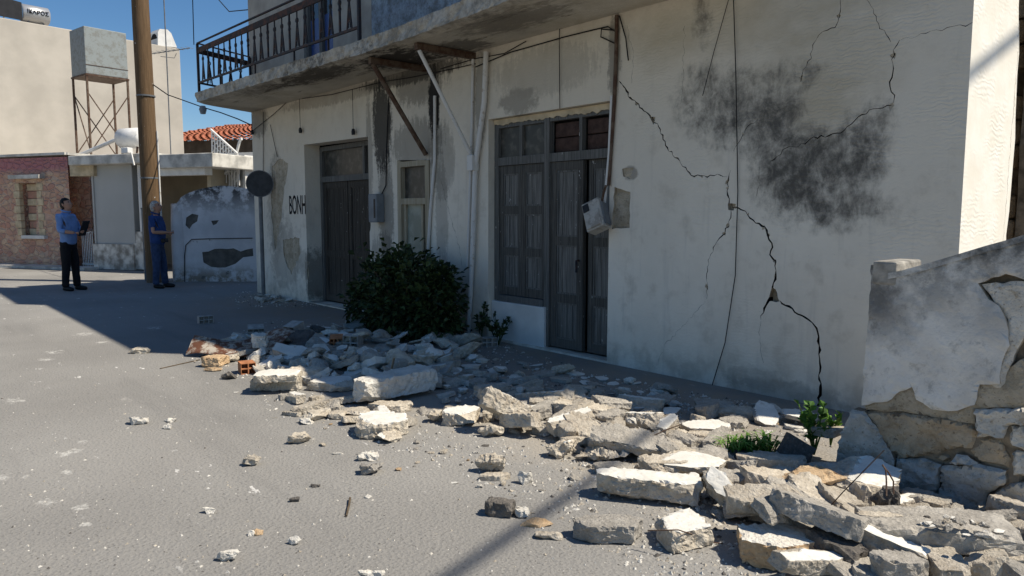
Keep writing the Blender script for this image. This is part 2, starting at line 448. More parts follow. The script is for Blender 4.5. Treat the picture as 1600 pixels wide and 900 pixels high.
    simple('dark_brick', (0.07, 0.042, 0.034), var=0.35, scale=12)
    # ruined wall coats
    k = NT('ruin_plaster')
    X = k.xyz()
    e = k.noise(7, 7, 0.7); a = k.noise(2.2, 5, 0.6)
    c = k.mix(k.ramp(a, 0.35, 0.65), (0.56, 0.54, 0.50), (0.72, 0.70, 0.65))
    c = k.mix(k.ramp(k.noise(13, 6, 0.75), 0.52, 0.68, 0, 0.55), c, (0.26, 0.255, 0.24))
    c = k.mix(k.math('MULTIPLY', k.ramp(X[2], 0.75, 1.3), k.ramp(e, 0.36, 0.6, 0.1, 0.85)), c, (0.13, 0.13, 0.125))
    for cx, cz, rx, rz, op in ((-0.08, 1.13, 0.09, 0.17, 0.95), (-0.02, 1.05, 0.18, 0.22, 0.55), (0.25, 1.32, 0.5, 0.11, 0.75), (-0.14, 0.60, 0.10, 0.12, 0.75), (0.1, 0.95, 0.2, 0.25, 0.4)):
        c = k.mix(k.math('MULTIPLY', k.stain(cx, cz, rx, rz, amp=1.2, sharp=1.1, nz=e), op), c, (0.07, 0.068, 0.063))
    k.color(c)
    k.bump(k.math('ADD', k.noise(38, 5), e), 0.6, 0.014)
    M['ruin_plaster'] = k.done(0.93)
    simple('bare_grey', (0.33, 0.31, 0.27), var=0.45, scale=9, bump=0.8, bscale=30)
    grunge('ruin_render', (0.34, 0.285, 0.2), (0.55, 0.48, 0.37), (0.22, 0.18, 0.13))
    grunge('ruin_white', (0.48, 0.44, 0.37), (0.72, 0.69, 0.62), (0.36, 0.29, 0.2))
    grunge('ruin_tan', (0.34, 0.25, 0.155), (0.56, 0.46, 0.33), (0.24, 0.17, 0.1))
    simple('ruin_mortar', (0.24, 0.195, 0.14), var=0.5, scale=10, bump=0.8, bscale=25)
    grunge('ruin_grey', (0.42, 0.395, 0.34), (0.64, 0.61, 0.55), (0.36, 0.30, 0.22))
    simple('moss_wall', (0.60, 0.61, 0.63), var=0.2, scale=2.5)
    simple('bare_cement', (0.115, 0.11, 0.10), var=0.3, scale=5)
    grunge('dirt', (0.20, 0.17, 0.13), (0.36, 0.32, 0.26), (0.14, 0.115, 0.085))
    k = NT('lime_garden_wall')
    X = k.xyz()
    e = k.noise(3.2, 7, 0.72)
    c = k.mix(k.ramp(k.noise(1.4, 5), 0.35, 0.65), (0.50, 0.51, 0.53), (0.64, 0.65, 0.67))
    c = k.mix(k.math('MULTIPLY', k.ramp(X[2], 1.25, 2.1), k.ramp(e, 0.42, 0.55)), c, (0.03, 0.03, 0.03))
    c = k.mix(k.math('MULTIPLY', k.ramp(X[2], 0.45, 0.05), k.ramp(e, 0.42, 0.56)), c, (0.24, 0.21, 0.17))
    c = k.mix(k.ramp(k.noise(3.0, 5, 0.7), 0.63, 0.67, 0, 0.85), c, (0.13, 0.125, 0.12))
    k.color(c); k.bump(k.noise(20, 5), 0.4, 0.015)
    M['garden_lime'] = k.done(0.93)
build_materials()

# ------------------------------------------------------------------ mesh helpers
def tag(o, label=None, cat=None, group=None, kind=None):
    if label: o['label'] = label
    if cat: o['category'] = cat
    if group: o['group'] = group
    if kind: o['kind'] = kind
    return o
def link(name, me, mats, parent=None):
    o = bpy.data.objects.new(name, me)
    COL.objects.link(o)
    if me is not None and not me.materials:
        for m_ in (mats if isinstance(mats, (list, tuple)) else [mats]):
            me.materials.append(M[m_] if isinstance(m_, str) else m_)
    if parent is not None:
        o.parent = parent
    return o
def empty(name, loc=(0, 0, 0), rz=0.0, label=None, cat=None, group=None, kind=None):
    o = bpy.data.objects.new(name, None)
    o.empty_display_size = 0.2
    COL.objects.link(o)
    o.location = loc
    o.rotation_euler = (0, 0, rz)
    return tag(o, label, cat, group, kind)

class MB:
    def __init__(s):
        s.v = []; s.f = []; s.m = []; s.smooth = []
    def add(s, vs, fs, mat=0, smooth=False):
        b = len(s.v)
        s.v += [tuple(p) for p in vs]
        for f in fs:
            s.f.append(tuple(b + i for i in f)); s.m.append(mat); s.smooth.append(smooth)
        return s
    def box(s, x0, x1, y0, y1, z0, z1, mat=0):
        vs = [(x, y, z) for z in (z0, z1) for y in (y0, y1) for x in (x0, x1)]
        return s.add(vs, [(0, 2, 3, 1), (4, 5, 7, 6), (0, 1, 5, 4), (2, 6, 7, 3), (0, 4, 6, 2), (1, 3, 7, 5)], mat)
    def obox(s, c, ux, uy, uz, mat=0):
        """oriented box: centre and three half vectors"""
        c = Vector(c)
        vs = [c + ux * i + uy * j + uz * k for k in (-1, 1) for j in (-1, 1) for i in (-1, 1)]
        return s.add(vs, [(0, 2, 3, 1), (4, 5, 7, 6), (0, 1, 5, 4), (2, 6, 7, 3), (0, 4, 6, 2), (1, 3, 7, 5)], mat)
    def bar(s, a, b, w, h, mat=0, up=Vector((0, 0, 1))):
        a = Vector(a); b = Vector(b)
        d = b - a
        L = d.length
        d = d / L
        sd = d.cross(up)
        if sd.length < 1e-4: sd = d.cross(Vector((1, 0, 0)))
        sd.normalize()
        u2 = sd.cross(d)
        return s.obox((a + b) / 2, d * L / 2, sd * w / 2, u2 * h / 2, mat)
    def tube(s, pts, r, n=8, mat=0, cap=True):
        pts = [Vector(p) for p in pts]
        rs = r if isinstance(r, (list, tuple)) else [r] * len(pts)
        rings = []
        prev = None
        for i, p in enumerate(pts):
            d = (pts[min(i + 1, len(pts) - 1)] - pts[max(i - 1, 0)]).normalized()
            if prev is None:
                q = d.orthogonal().normalized()
            else:
                q = (prev - d * prev.dot(d))
                q = q.normalized() if q.length > 1e-6 else d.orthogonal().normalized()
            prev = q
            q2 = d.cross(q)
            rings.append([p + (q * math.cos(2 * math.pi * k / n) + q2 * math.sin(2 * math.pi * k / n)) * rs[i] for k in range(n)])
        vs = [v for rg in rings for v in rg]
        fs = [(i * n + k, i * n + (k + 1) % n, (i + 1) * n + (k + 1) % n, (i + 1) * n + k) for i in range(len(pts) - 1) for k in range(n)]
        s.add(vs, fs, mat, True)
        if cap:
            s.add(rings[0], [tuple(range(n - 1, -1, -1))], mat)
            s.add(rings[-1], [tuple(range(n))], mat)
        return s
    def prism(s, poly, lift, mat=0, side=None):
        """poly: 3D points (planar), lift: vector to the other face"""
        n = len(poly)
        lift = Vector(lift)
        a = [Vector(p) for p in poly]
        b = [p + lift for p in a]
        s.add(a + b, [tuple(range(n - 1, -1, -1)), tuple(range(n, 2 * n))], mat)
        s.add(a + b, [(i, (i + 1) % n, n + (i + 1) % n, n + i) for i in range(n)], mat if side is None else side)
        return s
    def mesh(s, name, fixn=True):
        me = bpy.data.meshes.new(name)
        me.from_pydata(s.v, [], s.f)
        for p, m_, sm in zip(me.polygons, s.m, s.smooth):
            p.material_index = m_; p.use_smooth = sm
        if fixn:
            bm = bmesh.new(); bm.from_mesh(me)
            bmesh.ops.recalc_face_normals(bm, faces=bm.faces)
            bm.to_mesh(me); bm.free()
        me.update()
        return me
    def build(s, name, mats, parent=None, fixn=True, bevel=0.0):
        o = link(name, s.mesh(name, fixn), mats, parent)
        if bevel:
            md = o.modifiers.new('bevel', 'BEVEL'); md.width = bevel; md.segments = 2; md.limit_method = 'ANGLE'
        return o

def ccw(poly):
    p = [Vector(q) for q in poly]
    ar = sum(p[i - 1].x * p[i].y - p[i].x * p[i - 1].y for i in range(len(p)))
    return p if ar > 0 else p[::-1]
def relief(name, outline, holes, recess, mats, parent, mapf, extra_pts=()):
    """Wall face cut by constrained triangulation. outline: 2D poly; holes: [(poly, reveal_depth, mat)];
    recess: [(poly, depth, mat)] sunk regions; mapf(u, v, depth) -> 3D."""
    polys = [ccw(outline)] + [ccw(h[0]) for h in holes] + [ccw(r_[0]) for r_ in recess]
    vs, es, fs = [], [], []
    for p in polys:
        b = len(vs)
        vs += [Vector(q) for q in p]
        es += [(b + i, b + (i + 1) % len(p)) for i in range(len(p))]
        fs.append(list(range(b, b + len(p))))
    vs += [Vector(q) for q in extra_pts]
    cv, ce, cf, ov, oe, of = delaunay_2d_cdt(vs, es, fs, 1, 1e-5)
    nh = len(holes)
    info = []
    for i, f in enumerate(cf):
        ids = of[i]
        if 0 not in ids:
            info.append(None); continue
        hid = [k for k in ids if 1 <= k <= nh]
        if hid:
            info.append(('h', hid[0] - 1)); continue
        rid = [k - 1 - nh for k in ids if k > nh]
        if rid:
            best = max(rid, key=lambda q: recess[q][1])
            info.append(('s', recess[best][1], recess[best][2]))
        else:
            info.append(('s', 0.0, 0))
    mb = MB()
    vid = {}
    def V(i, d):
        k = (i, round(d, 5))
        if k not in vid:
            vid[k] = len(mb.v)
            mb.v.append(tuple(mapf(cv[i].x, cv[i].y, d)))
        return vid[k]
    edge = {}
    for i, f in enumerate(cf):
        if info[i] is None: continue
        if info[i][0] == 's':
            mb.f.append(tuple(V(j, info[i][1]) for j in f)); mb.m.append(info[i][2]); mb.smooth.append(False)
        for a in range(len(f)):
            e = (f[a], f[(a + 1) % len(f)])
            edge.setdefault(tuple(sorted(e)), []).append(i)
    for (a, b), tr in edge.items():
        if len(tr) != 2: continue
        p, q = info[tr[0]], info[tr[1]]
        dp = p[1] if p[0] == 's' else None
        dq = q[1] if q[0] == 's' else None
        if dp is None and dq is None: continue
        mt = 0
        if dp is None:
            dp = holes[p[1]][1]; mt = holes[p[1]][2]
            if dp is None: continue
        elif dq is None:
            dq = holes[q[1]][1]; mt = holes[q[1]][2]
            if dq is None: continue
        else:
            mt = p[2] if dp > dq else q[2]
        if abs(dp - dq) < 1e-6: continue
        mb.f.append((V(a, dp), V(b, dp), V(b, dq), V(a, dq))); mb.m.append(mt); mb.smooth.append(False)
    return mb.build(name, mats, parent, fixn=True)

def jag(pts, rnd, step=0.05, amp=0.012):
    out = []
    for i in range(len(pts) - 1):
        a, b = Vector(pts[i]), Vector(pts[i + 1])
        n = max(1, int((b - a).length / step))
        nr = Vector((-(b - a).y, (b - a).x)).normalized()
        for k in range(n):
            p = a.lerp(b, k / n)
            if k: p = p + nr * rnd.uniform(-amp, amp)
            out.append(p)
    out.append(Vector(pts[-1]))
    return out
def crack_poly(pts, w0, w1, rnd, step=0.028, amp=0.012):
    p = jag(pts, rnd, step, amp)
    n = len(p)
    L, Rr = [], []
    for i in range(n):
        d = (p[min(i + 1, n - 1)] - p[max(i - 1, 0)]).normalized()
        nr = Vector((-d.y, d.x))
        t = i / (n - 1)
        wd = (w0 + (w1 - w0) * t) * rnd.choice((0.35, 0.6, 0.9, 1.1, 1.5)) / 2
        if i in (0, n - 1): wd = 0.0008
        L.append(p[i] + nr * wd); Rr.append(p[i] - nr * wd)
    return L + Rr[::-1]
def rough_poly(pts, rnd, step=0.04, amp=0.012):
    return jag(list(pts) + [pts[0]], rnd, step, amp)[:-1]

# ================================================================== ground
g = MB()
g.add([(-300, -300, 0), (300, -300, 0), (300, 300, 0), (-300, 300, 0)], [(0, 1, 2, 3)])
tag(g.build('road', 'asphalt', fixn=False), kind='structure')

# ================================================================== damaged house
HX0, HX1 = -11.75, 0.0
house = empty('damaged_house', (0, 0, 0), 0, 'cracked two-storey whitewashed house with balcony, shuttered doors and sooty wall patch', 'house')
rc = random.Random(5)
def FP(*pts): return [Vector(fpx(*p)) for p in pts]
cracks = [
    (FP((967, 126), (985, 153), (1016, 181), (1029, 198), (1043, 231), (1064, 256), (1080, 274), (1105, 277), (1121, 272), (1136, 276)), 0.016, 0.009),
    (FP((1142, 266), (1136, 285), (1137, 305), (1140, 324), (1152, 324), (1165, 330), (1177, 344), (1190, 353), (1198, 360), (1206, 380), (1203, 398), (1212, 409), (1212, 429), (1207, 449), (1209, 462)), 0.012, 0.018),
    (FP((1218, 469), (1247, 491), (1269, 504), (1276, 513), (1280, 540), (1281, 567), (1280, 593), (1282, 611), (1279, 640)), 0.016, 0.021),
    (FP((1202, 464), (1194, 482), (1189, 500)), 0.02, 0.012),
    (FP((1189, 502), (1187, 513), (1189, 540), (1193, 567)), 0.004, 0.003),
    (FP((1142, 326), (1142, 340), (1133, 364), (1120, 378), (1109, 402), (1104, 433), (1104, 467)), 0.014, 0.004),
    (FP((1102, 470), (1087, 487), (1064, 513), (1038, 540), (1029, 567)), 0.003, 0.003),
    (FP((1406, 62), (1396, 78), (1396, 107), (1390, 128), (1398, 149), (1396, 161)), 0.01, 0.011),
    (FP((1355, 0), (1373, 37), (1392, 66)), 0.004, 0.006),
    (FP((1408, 62), (1447, 52), (1480, 43), (1509, 41), (1530, 35)), 0.004, 0.007),
    (FP((1318, -15), (1311, 25), (1305, 43), (1286, 49), (1270, 70), (1268, 91), (1255, 109), (1251, 128)), 0.006, 0.008),
    (FP((1394, 165), (1365, 170), (1336, 188), (1319, 204), (1295, 212), (1266, 217), (1258, 225), (1229, 231), (1204, 252)), 0.008, 0.014),
    (FP((1146, 236), (1154, 223), (1165, 202), (1183, 188)), 0.012, 0.006),
    (FP((1187, 260), (1187, 289), (1181, 309)), 0.006, 0.004),
    (FP((690, 283), (698, 317), (707, 350), (718, 387), (722, 417)), 0.006, 0.006),
    (FP((980, 40), (990, 90), (987, 130)), 0.004, 0.004),
    (FP((1070, 40), (1068, 110), (1066, 160)), 0.003, 0.003),
]
UB = fpx(580, 20)[0]
recess = [(crack_poly(p, a * (0.78 if i < 4 else 0.6), b * (0.78 if i < 4 else 0.6), rc), 0.07, 1) for i, (p, a, b) in enumerate(cracks)]
recess += [(rough_poly(FP((1206, 449), (1212, 452), (1218, 471), (1200, 471)), rc, 0.03, 0.006), 0.055, 2),
           (rough_poly(FP((1014, 181), (1024, 183), (1021, 195)), rc, 0.03, 0.004), 0.03, 2),
           (rough_poly(FP((960, 292), (985, 300), (984, 356), (956, 358)), rc, 0.05, 0.008), 0.03, 2),
           (rough_poly(FP((972, 264), (990, 262), (984, 280), (974, 276)), rc, 0.04, 0.01), 0.012, 2),
           (rough_poly(FP((1137, 318), (1150, 319), (1146, 329), (1138, 328)), rc, 0.03, 0.006), 0.04, 2),
           (rough_poly(FP((425, 260), (438, 248), (450, 255), (444, 300), (440, 340), (430, 390), (424, 340)), rc, 0.08, 0.03), 0.010, 2),
           (rough_poly(FP((442, 375), (468, 372), (470, 395), (455, 430), (445, 405)), rc, 0.08, 0.03), 0.012, 2),
           (rough_poly(FP((480, 408), (488, 420), (486, 440), (480, 435)), rc, 0.08, 0.02), 0.02, 2),
           (rough_poly(FP((575, 300), (581, 330), (577, 365), (572, 340)), rc, 0.06, 0.02), 0.018, 2),
           (rough_poly(FP((582, 430), (590, 440), (586, 460), (581, 450)), rc, 0.06, 0.02), 0.015, 2),
           # upper storey coats
           ([(HX0, 3.46), (UB, 3.46), (UB, 7.0), (HX0, 7.0)], 0.004, 3),
           ([(UB, 3.46), (-2.6, 3.46), (-2.6, 7.0), (UB, 7.0)], 0.006, 4)]
for pts_, a_, b_ in cracks[:13]:
    for j_ in range(len(pts_) - 1):
        if rc.random() < 0.38 and max(a_, b_) > 0.007:
            c_ = pts_[j_].lerp(pts_[j_ + 1], rc.random()); r_ = rc.uniform(0.008, 0.022)
            poly_ = [c_ + Vector((math.cos(t_), math.sin(t_) * rc.uniform(0.7, 1.5))) * r_ * rc.uniform(0.5, 1.3) for t_ in [q_ * math.pi / 3.5 + rc.uniform(-0.3, 0.3) for q_ in range(7)]]
            recess.append((poly_, rc.uniform(0.004, 0.009), 2))
O1 = [(-4.89, 0.02), (-3.04, 0.02), (-3.03, 2.52), (-4.87, 2.52)]
O2 = [(-9.61, 0.02), (-7.57, 0.02), (-7.57, 2.54), (-9.61, 2.57)]
O3 = [(-6.79, 0.15), (-6.04, 0.15), (-6.04, 2.13), (-6.79, 2.17)]
_ux0, _uz0 = fpx(474, 60); _ux1, _ = fpx(520, 60)
O4 = [(_ux0, 3.5), (_ux1, 3.5), (_ux1, 5.55), (_ux0, 5.55)]
outline = [(HX0, -0.1), (HX1, -0.1), (HX1, 5.5), (-2.6, 5.5), (-2.6, 7.0), (-8.0, 7.0), (-8.0, 7.7), (HX0, 7.7)]
relief('front_wall', outline, [(O1, 0.16, 0), (O2, 0.27, 0), (O3, 0.12, 0), (O4, 0.15, 3)], recess,
       ['facade', 'dark_void', 'ruin_render', 'upper_plaster', 'blue_wash'], house, lambda u, v, d: (u, d, v))
# side wall with the collapsed opening, seen at the right edge of the picture
so = rough_poly([(0.97, 0.25), (1.0, 0.9), (0.94, 1.3), (1.0, 2.0), (0.96, 2.6), (0.87, 3.05), (1.1, 3.4), (2.3, 3.4), (2.35, 0.25)], rc, 0.15, 0.025)
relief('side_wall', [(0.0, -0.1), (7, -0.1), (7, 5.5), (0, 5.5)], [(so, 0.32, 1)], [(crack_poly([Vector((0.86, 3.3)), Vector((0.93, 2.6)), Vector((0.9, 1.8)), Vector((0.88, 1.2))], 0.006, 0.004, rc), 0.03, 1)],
       ['sunlit_side_wash', 'ruin_mortar'], house, lambda u, v, d: (-d, u, v))
b = MB(); b.box(-2.6, -0.002, 0.28, 7, 5.4, 5.48); b.box(-11.73, -2.602, 0.28, 7, 7.08, 7.38); b.build('roof', 'slab_edge', house)
b = MB(); b.box(HX0, HX0 + 0.2, 0.28, 7, -0.1, 6.87); b.build('side_wall', 'facade', house)
b = MB(); b.box(HX0 + 0.21, -0.33, 6.8, 7, -0.1, 5.39); b.box(-11.5, -2.8, 6.8, 7, 5.4, 6.87); b.build('back_wall', 'facade', house)
b = MB(); b.box(-2.8, -2.6, 0.28, 6.79, 5.49, 6.87); b.build('upper_side_wall', 'upper_plaster', house)
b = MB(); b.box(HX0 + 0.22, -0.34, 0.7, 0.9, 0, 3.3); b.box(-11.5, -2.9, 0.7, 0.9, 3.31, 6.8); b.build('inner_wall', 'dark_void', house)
iw = MB(); iw.box(-3, -0.34, 2.5, 2.7, 0, 5.2)
iw = iw.build('partition_wall', 'ruin_mortar', house)
sm = None
for row in range(15):
    x = -1.6 + (row % 2) * 0.1
    while x < -0.4:
        wd = rc.uniform(0.2, 0.34)
        q = MB(); q.box(x, min(x + wd - 0.02, -0.345), 2.40 + rc.uniform(0, 0.06), 2.49, 0.1 + row * 0.22, 0.1 + row * 0.22 + 0.2)
        q.build('stone', 'ruin_tan' if rc.random() < 0.6 else 'ruin_grey', iw, bevel=0.025)
        x += wd

# --- balcony slab
def yfront(x):
    pts = [(-11.3, -1.16), (-9.0, -1.06), (-6.1, -0.93), (-5.0, -0.94), (-3.3, -1.02), (-1.4, -1.02)]
    for (xa, ya), (xb, yb) in zip(pts, pts[1:]):
        if x <= xb:
            t = max(0, min(1, (x - xa) / (xb - xa)))
            return ya + (yb - ya) * t
    return pts[-1][1]
def slab():
    mb = MB()
    NX, PR = 190, []
    for k in range(8): PR.append((k / 7, 'b'))
    for k in range(1, 5): PR.append((k / 4, 'f'))
    PR.append((0.5, 't')); PR.append((1.0, 't'))
    grid = []
    for i in range(NX + 1):
        t = i / NX
        row = []
        for a, kd in PR:
            if kd == 'b': yy, z = a, 3.30
            elif kd == 'f': yy, z = 1.0, 3.30 + 0.17 * a
            else: yy, z = 1 - a, 3.47
            xe = -11.74 + 0.52 * yy
            x = xe + (-1.4 - xe) * t
            y = -0.002 + (yfront(x) + 0.002) * yy
            p = Vector((x, y, z))
            if yy > 0.55:
                am = 0.035 * (yy - 0.55) / 0.45
                n1 = noise.fractal(p * 5.0, 1.0, 2.0, 4); n2 = noise.fractal(p * 16 + Vector((7, 3, 1)), 0.8, 2.0, 3)
                p.y += am * (n1 * 0.9 + n2 * 0.5)
                p.z += am * 0.6 * (n1 - 0.2) * (1 if kd != 't' else 0.2)
                if kd == 'b' and yy > 0.99: p.z += 0.012 + 0.018 * max(0, n2)
            row.append(p)
        grid.append(row)
    m_ = len(PR)
    mb.add([p for r_ in grid for p in r_], [(i * m_ + j, i * m_ + j + 1, (i + 1) * m_ + j + 1, (i + 1) * m_ + j) for i in range(NX) for j in range(m_ - 1)], 0)
    mb.add(grid[0], [tuple(range(m_))]); mb.add(grid[-1], [tuple(range(m_))])
    return mb.build('balcony_slab', 'slab', house)
slab()

# --- railing
rail = MB()
RP = [Vector((-11.66, -0.03, 0)), Vector((-11.17, -1.10, 0)), Vector((-6.15, -0.90, 0))]
Z = lambda p, z: Vector((p.x, p.y, z))
for a, c in zip(RP, RP[1:]):
    rail.bar(Z(a, 4.27), Z(c, 4.27), 0.03, 0.018)
    rail.bar(Z(a, 3.63), Z(c, 3.63), 0.025, 0.03)
railing = rail.build('balcony_railing', 'black_iron', house)
q = MB()
for a, c in zip(RP, RP[1:]):
    q.bar(Z(a, 4.15), Z(c, 4.15), 0.022, 0.085)
q.build('handrail', 'rusty_rail', railing)
for p in RP:
    q = MB(); q.box(p.x - 0.018, p.x + 0.018, p.y - 0.018, p.y + 0.018, 3.42, 4.26); q.build('post', 'black_iron', railing)
def baluster_mesh(alt):
    mb = MB()
    if alt:
        mb.bar((0, 0, 3.645), (0, 0, 4.107), 0.022, 0.022)
        for sx in (-1, 1):
            mb.tube([(sx * 0.03, 0, 3.9 + 0.03 * math.sin(t)) for t in (0, 1, 2, 3)], 0.006, 5)
    else:
        mb.bar((0, 0, 3.95), (0, 0, 4.107), 0.014, 0.014)
        for sx in (-1, 1):
            mb.bar((sx * 0.006, 0, 3.96), (sx * 0.055, 0, 3.645), 0.014, 0.014)
            mb.bar((sx * 0.002, 0, 3.9), (sx * 0.022, 0, 3.66), 0.01, 0.01)
        mb.bar((-0.042, 0, 3.73), (0.042, 0, 3.73), 0.012, 0.012)
    mb.tube([(0.032 * math.cos(k * math.pi / 5), 0, 3.99 + 0.032 * math.sin(k * math.pi / 5)) for k in range(11)], 0.008, 5, cap=False)
    return mb.mesh('baluster')
bms = [baluster_mesh(0), baluster_mesh(1)]
for k_, (a, c) in enumerate(zip(RP, RP[1:])):
    L = (c - a).length
    n = int(L / 0.215)
    for i in range(1, n):
        p = a.lerp(c, i / n)
        o = link('baluster', bms[1 if i % 3 == 0 else 0], 'black_iron', railing)
        o.location = (p.x, p.y, 0)
        o.rotation_euler = (0, 0, math.atan2(c.y - a.y, c.x - a.x))
for x in (-10.2, -9.0, -7.8, -6.9):
    q = MB(); q.bar((x, yfront(x) + 0.05, 3.44), (x, yfront(x) + 0.05, 3.62), 0.02, 0.02); q.build('foot', 'black_iron', railing)

# --- steel brackets carrying the slab
for x, zb, r_ in ((-6.1, 2.2, 0.03), (-5.12, 2.08, 0.022)):
    q = MB(); q.bar((x, -0.80, 3.255), (x, -0.004, 3.255), 0.06, 0.07)
    br = q.build('bracket', 'rusty_iron', house)
    q = MB(); q.tube([(x, -0.76, 3.22), (x, -0.02, zb)], r_, 10); q.build('strut', 'white_pipe' if x > -5.5 else 'rusty_iron', br)

# --- joinery
def leaf(name, x0, x1, z0, z1, y, splits, wood, parent, st=0.075, th=0.04, cols=1, tilt=None):
    """panelled leaf; splits = heights of the rails as fractions"""
    mb = MB()
    xs = [x0 + (x1 - x0) * k / cols for k in range(cols + 1)]
    hw = st / 2
    for k, x in enumerate(xs):
        a = x if k == 0 else x - hw
        c = x if k == cols else x + hw
        if k == 0: c = x + st
        if k == cols: a = x - st
        mb.box(a, c, y, y + th, z0, z1)
    zs = [z0 + (z1 - z0) * t for t in splits]
    cuts = []
    for k in range(cols):
        a = xs[k] + (st if k == 0 else hw); c = xs[k + 1] - (st if k == cols - 1 else hw)
        for i, z in enumerate(zs):
            lo = z if i == 0 else z - 0.045
            hi = z if i == len(zs) - 1 else z + 0.045
            if i == 0: hi = z + 0.09
            if i == len(zs) - 1: lo = z - 0.09
            mb.box(a, c, y + 0.001, y + th - 0.001, lo, hi)
        for i in range(len(zs) - 1):
            cuts.append((a, c, zs[i] + (0.09 if i == 0 else 0.045), zs[i + 1] - (0.09 if i == len(zs) - 2 else 0.045)))
    o = mb.build(name, wood, parent)
    for a, c, lo, hi in cuts:
        p = MB()
        n = max(2, int((c - a) / 0.075))
        for j in range(n):
            p.box(a + (c - a) * j / n + 0.002, a + (c - a) * (j + 1) / n - 0.002, y + 0.018 + 0.002 * (j % 2), y + th - 0.006, lo, hi)
        p.build('panel', 'panel_wood' if wood == 'door_wood' else wood, o)
        p = MB()
        p.box(a, a + 0.018, y + 0.008, y + 0.017, lo, hi); p.box(c - 0.018, c, y + 0.008, y + 0.017, lo, hi)
        p.box(a + 0.018, c - 0.018, y + 0.008, y + 0.017, hi - 0.018, hi); p.box(a + 0.018, c - 0.018, y + 0.008, y + 0.017, lo, lo + 0.018)
        p.build('moulding', 'frame_wood' if wood == 'door_wood' else wood, o)
    return o
# large shop front
q = MB()
q.box(-4.88, -4.80, 0.09, 0.155, 0.46, 2.50); q.box(-4.03, -3.955, 0.08, 0.155, 0.03, 2.50); q.box(-3.085, -3.045, 0.09, 0.155, 0.03, 2.50)
q.box(-4.80, -4.03, 0.091, 0.154, 2.42, 2.50); q.box(-3.955, -3.085, 0.091, 0.154, 2.42, 2.50)
q.box(-4.80, -4.03, 0.085, 0.154, 2.00, 2.09); q.box(-3.955, -3.085, 0.085, 0.154, 2.00, 2.09)
q.box(-4.44, -4.40, 0.092, 0.153, 2.09, 2.42); q.box(-3.53, -3.49, 0.092, 0.153, 2.09, 2.42)
q.box(-4.80, -4.03, 0.06, 0.155, 0.46, 0.53)
sf = q.build('shop_front_frame', 'frame_wood', house)
for x0, x1 in ((-4.80, -4.44), (-4.40, -4.03)):
    p = MB(); p.box(x0, x1, 0.125, 0.135, 2.09, 2.42); p.build('pane', 'dim_pane', sf)
for x0, x1 in ((-3.955, -3.53), (-3.49, -3.085)):
    for k_ in range(2):
        p = MB(); p.box(x0 + 0.01, x1 - 0.01, 0.16, 0.21, 2.10 + k_ * 0.155, 2.245 + k_ * 0.155); p.build('brick', 'dark_brick', sf, bevel=0.008)
p = MB(); p.box(-4.87, -3.06, 0.215, 0.23, 0.05, 2.50); p.build('dark_room_sheet', 'dark_void', sf)  # near-black sheet painting the unlit room behind the shop front
q = MB(); q.box(-4.885, -3.99, 0.045, 0.158, 0.0, 0.455); q.build('sill_wall', 'white_plaster', house, bevel=0.012)
leaf('window_shutter', -4.795, -4.42, 0.535, 1.995, 0.11, (0, 0.34, 0.66, 1), 'door_wood', house, 0.06)
leaf('window_shutter', -4.415, -4.035, 0.535, 1.995, 0.108, (0, 0.34, 0.66, 1), 'door_wood', house, 0.06)
d1 = leaf('door', -3.95, -3.475, 0.04, 1.995, 0.105, (0, 0.27, 0.58, 1), 'door_wood', house, 0.085, 0.045)
p = MB(); p.box(-3.53, -3.462, 0.085, 0.104, 0.05, 1.99); p.build('cover_strip', 'door_wood', d1)
p = MB(); p.tube([(-3.51, 0.08, 0.98), (-3.51, 0.045, 0.98), (-3.51, 0.045, 0.86)], 0.012, 8); p.build('handle', 'black_iron', d1)
d2 = leaf('door', -3.43, -3.09, 0.04, 1.995, 0.135, (0, 0.27, 0.58, 1), 'door_wood', house, 0.06, 0.045)
# loose paint skirt under the lintel
q = MB()
n = 60
top = [(-4.86 + 1.82 * i / n, 2.515) for i in range(n + 1)]
low = []
for i in range(n + 1):
    x = -4.86 + 1.82 * i / n
    low.append((x, 2.47 - 0.05 * abs(noise.fractal(Vector((x * 6, 1, 2)), 1, 2, 4)) - 0.012 * rc.random()))
for i in range(n):
    q.add([(top[i][0], 0.07, top[i][1]), (top[i + 1][0], 0.07, top[i + 1][1]), (low[i + 1][0], 0.075, low[i + 1][1]), (low[i][0], 0.075, low[i][1]),
           (top[i][0], 0.085, top[i][1]), (top[i + 1][0], 0.085, top[i + 1][1]), (low[i + 1][0], 0.085, low[i + 1][1]), (low[i][0], 0.085, low[i][1])],
          [(0, 1, 2, 3), (7, 6, 5, 4), (3, 2, 6, 7)])
q.build('lintel_plaster', 'cream_stone', house)
# left double door, set deep
q = MB()
q.box(-9.60, -9.52, 0.26, 0.34, 0.03, 2.54); q.box(-7.66, -7.575, 0.26, 0.34, 0.03, 2.54)
q.box(-9.52, -7.66, 0.261, 0.339, 2.47, 2.54); q.box(-9.52, -7.66, 0.25, 0.339, 1.97, 2.06); q.box(-8.20, -8.14, 0.262, 0.338, 2.06, 2.47)
df = q.build('door_frame', 'frame_wood', house)
p = MB(); p.box(-9.52, -7.66, 0.31, 0.32, 2.06, 2.47); p.build('pane', 'dim_pane', df)
p = MB(); p.box(-9.55, -7.6, 0.4, 0.42, 0.03, 2.5); p.build('dark_room_sheet', 'dark_void', df)  # near-black sheet, colour stands in for darkness behind the double door
leaf('door', -9.515, -8.72, 0.04, 1.965, 0.28, (0, 0.4, 1), 'brown_door', house, 0.08, 0.045)
leaf('door', -8.70, -7.665, 0.04, 1.965, 0.285, (0, 0.4, 1), 'brown_door', house, 0.08, 0.045)
